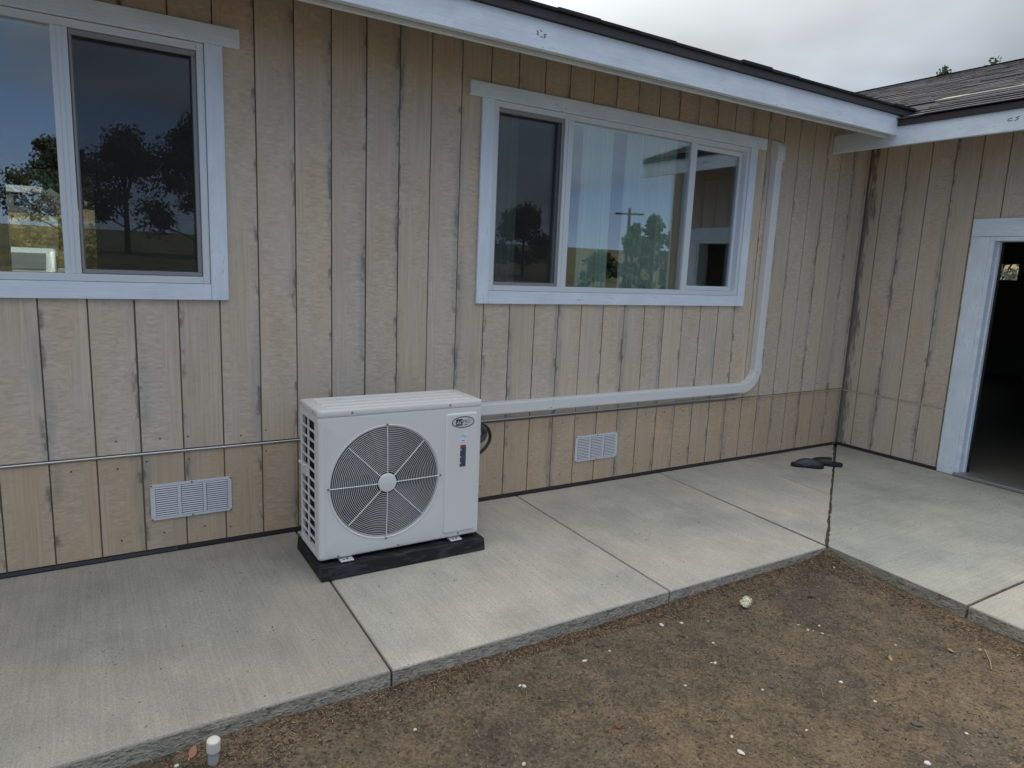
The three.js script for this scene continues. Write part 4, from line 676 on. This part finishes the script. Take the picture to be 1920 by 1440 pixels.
// countless grit and bark litter
function scatter(name, geo, mat, n, f, label, cols) {
  const m = new THREE.InstancedMesh(geo, mat, n); m.name = name; const o = new THREE.Object3D(), c = new THREE.Color();
  for (let i = 0; i < n; i++) { const s = f(o, i); o.updateMatrix(); m.setMatrixAt(i, o.matrix); const q = pick(cols), k = rr(0.7, 1.25); c.setRGB(q[0] * k, q[1] * k, q[2] * k); m.setColorAt(i, c); }
  m.castShadow = m.receiveShadow = true; scene.add(m); return tag(m, label, 'litter', null, 'stuff');
}
{
  const grit = new THREE.IcosahedronGeometry(1, 0), wm = std({ color: 0xffffff, roughness: 0.9 });
  scatter('grit', grit, wm, 42000, (o) => { const x = rr(-0.3, 4.1), z = 1.62 + Math.pow(R(), 1.2) * 2.4; const s = Math.pow(R(), 3) * 0.0042 + 0.0011; o.position.set(x, gy(x, z) + s * 0.2, z); o.scale.set(s * rr(0.8, 1.5), s * 0.7, s); o.rotation.set(R() * 3, R() * 6, R()); }, 'loose grit and tiny stones over the dirt yard', [[0.13, 0.10, 0.07], [0.20, 0.16, 0.11], [0.09, 0.075, 0.06], [0.24, 0.21, 0.16], [0.10, 0.10, 0.09], [0.045, 0.04, 0.035]]);
  const chip = new THREE.BoxGeometry(1, 0.18, 0.22);
  const cols = [[0.16, 0.085, 0.045], [0.24, 0.15, 0.08], [0.10, 0.055, 0.035], [0.33, 0.24, 0.14], [0.07, 0.045, 0.03]];
  scatter('bark_litter', chip, wm, 15000, (o, i) => {
    let x, z; if (i % 4) { x = rr(-0.3, 4.0); const w = 0.35 + 1.1 * vn(x * 1.7, 3, 512, 512, 6); z = 1.615 + 0.15 * w * Math.pow(R(), 1.7) + (x < 1.3 ? 0.30 * Math.pow(R(), 2.2) * sst(1.3, 0.2, x) : 0); } else { z = rr(1.65, 3.6); x = 4.00 - (z - 1.6) * 0.06 - 0.14 * Math.pow(R(), 1.8); }
    const s = 0.004 + Math.pow(R(), 2.5) * 0.015; o.position.set(x, gy(x, z) + rr(0.0005, 0.006), z); o.scale.set(s, s * 0.6 + 0.001, s * 0.7 + 0.001); o.rotation.set(rr(-0.5, 0.5), R() * 6.28, rr(-0.4, 0.4));
  }, 'brown bark and straw litter gathered along the slab edges', cols);
  scatter('dry_straw', new THREE.BoxGeometry(1, 0.05, 0.06), wm, 2200, (o) => { const x = rr(-0.2, 4.0), z = rr(1.65, 3.9); const s = 0.006 + Math.pow(R(), 2) * 0.022; o.position.set(x, gy(x, z) + 0.0022, z); o.scale.set(s, 0.016, 0.018); o.rotation.set(0, R() * 6.28, rr(-0.12, 0.12)); }, 'scattered dry straw bits over the dirt yard', [[0.32, 0.25, 0.15], [0.22, 0.16, 0.09], [0.13, 0.10, 0.07]]);
  scatter('slab_crumbs', grit, wm, 420, (o, i) => { let x, z; if (i % 3) { x = rr(4.3, 6.5); z = Math.pow(R(), 1.6) * 2.3; if (x < 6.5 - z * 1.0 && R() > 0.4) x = rr(5.5, 6.5); } else { x = rr(0, 5); z = rr(0.1, 1.55); } const s = rr(0.001, 0.0034); o.position.set(x, 0.0012, z); o.scale.set(s * rr(0.8, 2), s * 0.5, s); o.rotation.set(0, R() * 6, 0); }, 'specks of soil and grit on the concrete slabs', [[0.08, 0.065, 0.05], [0.13, 0.10, 0.07], [0.05, 0.045, 0.04]]);
}

// ---------------------------------------------------------------- trees, hillside and what the panes show
M.bark = std({ color: lin(0.09, 0.07, 0.05), roughness: 0.95 });
const leafMat = (c) => new THREE.MeshPhysicalMaterial({ color: c, roughness: 0.9, transmission: 0.25, thickness: 0, side: THREE.DoubleSide });
function tree(name, x, z, H, W, col, label, opt = {}) {
  const { leaves = 2600, size = 0.22, y0 = terrain(x, z), low = 0.22, shape = 0.5, cat = 'tree', group, clumps = 26, seed = 1 } = opt;
  const q = mulberry(seed * 977 + 13), t = top(name, [x, y0, z], label, cat, group);
  const trunk = [], cl = [];
  for (let i = 0; i < clumps; i++) { const v = low + (1 - low) * Math.pow(q(), 0.8), a = q() * 6.283, rad = W * Math.pow(Math.sin(Math.PI * clamp(mix(0.12, 0.97, Math.pow((v - low) / (1 - low), shape)))), 0.8) * Math.sqrt(q()); cl.push([Math.cos(a) * rad, v * H * 0.95, Math.sin(a) * rad, W * (0.16 + 0.24 * q())]); }
  const tr = new THREE.CylinderGeometry(H * 0.010, H * 0.026, H * 0.7, 9, 4); tr.translate(0, H * 0.35, 0); trunk.push(metricUV(tr.toNonIndexed()));
  for (let i = 0; i < Math.min(cl.length, 14); i++) { const [a, b, c] = cl[i], s = Math.min(b * 0.6, H * 0.6); trunk.push(metricUV(tube([[0, s, 0], [a * 0.5, mix(s, b, 0.6), c * 0.5], [a, b, c]], H * 0.005 + 0.01, 6, 5).toNonIndexed())); }
  part(t, 'trunk', merge(trunk), M.bark);
  const pos = [];
  for (let i = 0; i < leaves; i++) {
    const c = cl[(q() * cl.length) | 0]; const u = q() * 2 - 1, a = q() * 6.283, r = c[3] * Math.pow(q(), 0.4), s = Math.sqrt(1 - u * u);
    const px = c[0] + r * s * Math.cos(a), py = c[1] + r * u * 0.8, pz = c[2] + r * s * Math.sin(a);
    const d = new THREE.Vector3(q() - 0.5, q() - 0.5, q() - 0.5).normalize(), e = new THREE.Vector3(q() - 0.5, q() - 0.5, q() - 0.5).cross(d).normalize(), L = size * (0.5 + q()), w = L * 0.38;
    const A = [px, py, pz], B = [px + d.x * L * 0.5 + e.x * w, py + d.y * L * 0.5 + e.y * w, pz + d.z * L * 0.5 + e.z * w], C = [px + d.x * L, py + d.y * L, pz + d.z * L], D = [px + d.x * L * 0.5 - e.x * w, py + d.y * L * 0.5 - e.y * w, pz + d.z * L * 0.5 - e.z * w];
    pos.push(...A, ...B, ...C, ...A, ...C, ...D);
  }
  const g = new THREE.BufferGeometry(); g.setAttribute('position', new THREE.Float32BufferAttribute(pos, 3)); g.computeVertexNormals(); metricUV(g); part(t, 'crown', g, leafMat(col)); return t;
}
// tips above the wing roof
tree('leafy_tree', 25.9, -9.9, 9.2, 0.75, lin(0.10, 0.11, 0.055), 'wispy green treetop just clearing the shingled wing roof, the lower one', { leaves: 1700, size: 0.13, shape: 0.45, clumps: 80, seed: 3, y0: 0.2, group: 'treetops behind the wing roof' });
tree('leafy_tree', 27.2, -9.0, 9.6, 0.8, lin(0.10, 0.11, 0.055), 'wispy green treetop rising clear of the shingled wing roof, the taller one', { leaves: 2000, size: 0.13, shape: 0.45, clumps: 90, seed: 5, y0: 0.2, group: 'treetops behind the wing roof' });
// mirrored in the panes: trees across the yard
tree('oak_tree', 3.0, 56, 9.2, 4.0, lin(0.05, 0.065, 0.03), 'broad dark oak mirrored in the screened pane of the two-pane window', { leaves: 9000, size: 0.22, clumps: 40, low: 0.3, seed: 8 });
tree('oak_tree', 7.6, 54, 10.6, 3.6, lin(0.05, 0.065, 0.03), 'tall dark oak mirrored at the screen edge of the two-pane window', { leaves: 9000, size: 0.22, clumps: 40, low: 0.2, seed: 9 });
tree('oak_tree', -1.2, 57, 8.4, 3.0, lin(0.06, 0.075, 0.035), 'open-crowned tree mirrored in the clear pane of the two-pane window', { leaves: 9000, size: 0.22, clumps: 34, low: 0.3, seed: 10 });
tree('oak_tree', 32.5, 47, 6.2, 2.8, lin(0.05, 0.06, 0.03), 'spreading dark tree mirrored in the screened pane of the three-pane window', { leaves: 9000, size: 0.22, clumps: 30, low: 0.3, seed: 11 });
tree('poplar_tree', 29.8, 29.8, 4.6, 0.9, lin(0.12, 0.20, 0.06), 'slim bright green poplar mirrored in the wide pane, beside the utility pole', { leaves: 2600, size: 0.24, clumps: 30, low: 0.1, seed: 12 });
tree('poplar_tree', 31.0, 29.2, 5.4, 1.1, lin(0.12, 0.20, 0.06), 'tallest bright green poplar mirrored in the wide pane', { leaves: 3000, size: 0.24, clumps: 34, low: 0.1, seed: 13 });
tree('poplar_tree', 32.2, 28.4, 5.2, 0.9, lin(0.11, 0.18, 0.06), 'bright green poplar mirrored in the wide pane near the wing corner', { leaves: 2600, size: 0.24, clumps: 30, low: 0.1, seed: 14 });
for (const [x, z, h, s] of [[33.6, 28.6, 3.0, 15], [28.4, 31, 2.6, 16]]) tree('green_shrub', x, z, h, 1.6, lin(0.09, 0.14, 0.05), 'rounded green shrub mirrored low in the wide pane', { leaves: 2200, size: 0.24, clumps: 22, low: 0.1, seed: s, cat: 'shrub', group: 'shrubs mirrored in the wide pane' });
tree('grey_olive_tree', 24, -6.4, 3.4, 1.9, lin(0.30, 0.32, 0.26), 'grey-green tree seen through the doorway and the small far window', { leaves: 2600, size: 0.14, clumps: 26, low: 0.15, seed: 91 });
{ // utility pole
  const p = top('utility_pole', [39.4, terrain(39.4, 41.5), 41.5], 'wooden utility pole with a cross arm mirrored in the wide pane', 'pole'); const wm = std({ color: lin(0.10, 0.075, 0.05), roughness: 0.9 });
  part(p, 'pole', cyl(0.12, 0.17, 6.6, 12, [0, 3.3, 0]), wm); part(p, 'cross_arm', (() => { const g = bx(-1.2, 1.2, 6.05, 6.2, -0.07, 0.07); g.rotateY(0.6); return g; })(), wm);
}
// seen through the two-pane window and the room behind it: the hillside
{
  const camX = 0.207, at = (az, dist) => [camX + Math.tan(az * Math.PI / 180) * dist, 3.99 - dist];
  let i = 0;
  for (const [az, d, h, w] of [[-5.2, 34, 2.0, 1.6], [-4.1, 33, 2.1, 1.5], [-3.0, 34.5, 2.2, 1.5], [-1.9, 33.5, 2.1, 1.5], [-0.8, 35, 2.2, 1.6], [0.6, 34, 2.1, 1.6], [1.8, 35, 2.1, 1.5]]) { const [x, z] = at(az, d); tree('yellow_shrub', x, z, h, w, i % 2 ? lin(0.42, 0.30, 0.05) : lin(0.34, 0.28, 0.07), 'yellow autumn shrub on the slope seen through the two-pane window', { leaves: 1500, size: 0.2, clumps: 22, low: 0.08, seed: 30 + i++, cat: 'shrub', group: 'yellow shrubs on the slope behind the house' }); }
  for (const [az, d, h, w] of [[-5.6, 88, 6.2, 3.6], [-4.2, 92, 6.6, 4], [-2.8, 90, 6.0, 4], [-1.4, 94, 7, 4], [0, 90, 6.6, 4], [1.4, 92, 6.6, 4]]) { const [x, z] = at(az, d); tree('hillside_tree', x, z, h, w, i % 2 ? lin(0.06, 0.085, 0.03) : lin(0.08, 0.12, 0.04), 'green tree on the hill behind the far pale house', { leaves: 1800, size: 0.5, clumps: 24, low: 0.1, seed: 50 + i++, group: 'trees on the hill behind the house' }); }
  { const [x, z] = at(-2.45, 66); tree('bare_shrub', x, z, 2.4, 1.6, lin(0.16, 0.13, 0.09), 'grey leafless shrub before the far pale house', { leaves: 1200, size: 0.16, clumps: 20, low: 0.05, seed: 77, cat: 'shrub' }); }
  const hm = std({ color: lin(0.55, 0.54, 0.46), roughness: 0.8 }), rm = std({ color: lin(0.42, 0.40, 0.38), roughness: 0.8 }), wd = std({ color: lin(0.05, 0.055, 0.06), roughness: 0.3 });
  const [hx, hz] = at(-4.2, 72), h = top('far_house', [hx, terrain(hx, hz) - 0.1, hz], 'long low pale house on the slope seen through the two-pane window', 'house');
  part(h, 'wall', bx(-4.5, 2.2, 0, 1.75, -2, 2), hm);
  for (let k = 0; k < 4; k++) part(h, 'window', bx(-3.9 + k * 1.5, -3.0 + k * 1.5, 0.7, 1.5, 2.0, 2.03), wd);
  { const s = new THREE.Shape([[-2.4, 1.75], [2.4, 1.75], [0, 2.45]].map(a => new THREE.Vector2(...a))); const g = new THREE.ExtrudeGeometry(s, { depth: 7.3, bevelEnabled: false }); g.rotateY(-Math.PI / 2); g.translate(2.5, 0, 0); part(h, 'roof', metricUV(g), rm); }
  const [sx, sz] = at(-1.75, 70), sd = top('garden_shed', [sx, terrain(sx, sz) - 0.05, sz], 'small pale shed with a gable roof on the slope beside the far house', 'shed');
  part(sd, 'wall', bx(-0.65, 0.65, 0, 1.7, -0.8, 0.8), hm); part(sd, 'door', bx(-0.3, 0.3, 0.05, 1.3, 0.8, 0.83), rm);
  { const s = new THREE.Shape([[-0.8, 1.7], [0.8, 1.7], [0, 2.3]].map(a => new THREE.Vector2(...a))); const g = new THREE.ExtrudeGeometry(s, { depth: 1.9, bevelEnabled: false }); g.translate(0, 0, -0.95); part(sd, 'roof', metricUV(g), hm); }
  // parked vehicle facing the house
  const [vx, vz] = at(-4.0, 21.5), v = top('parked_car', [vx, terrain(vx, vz), vz], 'pale parked car behind a wire fence, seen through the two-pane window', 'car');
  const cb = new THREE.MeshPhysicalMaterial({ color: lin(0.62, 0.62, 0.58), roughness: 0.35, clearcoat: 0.6 }), rub = std({ color: lin(0.015, 0.015, 0.015), roughness: 0.9 });
  const prof = new THREE.Shape([[2.2, 0.32], [2.25, 0.75], [2.1, 0.98], [1.1, 1.08], [0.45, 1.56], [0.1, 1.63], [-1.5, 1.60], [-1.95, 1.1], [-2.2, 1.0], [-2.2, 0.35]].map(a => new THREE.Vector2(...a)));
  const bg = new THREE.ExtrudeGeometry(prof, { depth: 1.5, bevelEnabled: true, bevelSize: 0.06, bevelThickness: 0.12, bevelSegments: 3 }); bg.translate(0, 0, -0.75); bg.rotateY(-Math.PI / 2); part(v, 'body', toCreasedNormals(metricUV(bg), 0.5), cb);
  const ws = new THREE.BoxGeometry(1.36, 0.62, 0.02); ws.rotateX(-0.93); ws.translate(0, 1.37, 0.86); part(v, 'windshield', metricUV(ws), std({ color: lin(0.05, 0.06, 0.06), roughness: 0.08 }));
  for (const s of [-1, 1]) { part(v, 'side_window', bx(s > 0 ? 0.872 : -0.886, s > 0 ? 0.886 : -0.872, 1.13, 1.5, -1.4, 0.3), std({ color: lin(0.04, 0.045, 0.05), roughness: 0.08 })); part(v, 'mirror', rb(s > 0 ? 0.90 : -1.08, s > 0 ? 1.08 : -0.90, 1.06, 1.20, 0.5, 0.6, 0.03), cb); part(v, 'headlight', rb(s * 0.62 - 0.17, s * 0.62 + 0.17, 0.72, 0.88, 2.2, 2.3, 0.03), std({ color: lin(0.8, 0.8, 0.8), roughness: 0.1 })); for (const z of [-1.3, 1.35]) part(v, 'wheel', cyl(0.33, 0.33, 0.22, 24, [s * 0.8, 0.33, z], 'x'), rub); }
  part(v, 'grille', rb(-0.4, 0.4, 0.62, 0.86, 2.22, 2.32, 0.02), rub);
  // wire fence
  const [fx, fz] = at(-2, 15.5), f = top('wire_fence', [fx, terrain(fx, fz), fz], 'white rail and wire fence in front of the parked car', 'fence'); const fm = std({ color: lin(0.6, 0.6, 0.58), roughness: 0.6 });
  for (let k = -3; k <= 3; k++) part(f, 'post', rb(k * 1.5 + 0.14 - 0.045, k * 1.5 + 0.14 + 0.045, 0, 1.16, -0.045, 0.045, 0.008), fm); part(f, 'rail', rb(-5, 5, 1.04, 1.12, 0.046, 0.075, 0.008), fm);
  const wires = []; for (let k = 0; k < 100; k++) wires.push(bx(-5 + k * 0.1, -4.997 + k * 0.1, 0.1, 1.04, 0.055, 0.058)); for (let k = 0; k < 9; k++) wires.push(bx(-5, 5, 0.15 + k * 0.1, 0.153 + k * 0.1, 0.0585, 0.0605)); const wmz = part(f, 'wire_mesh', merge(wires), fm); wmz.userData.kind = 'stuff';
}
renderer.render(scene, camera);
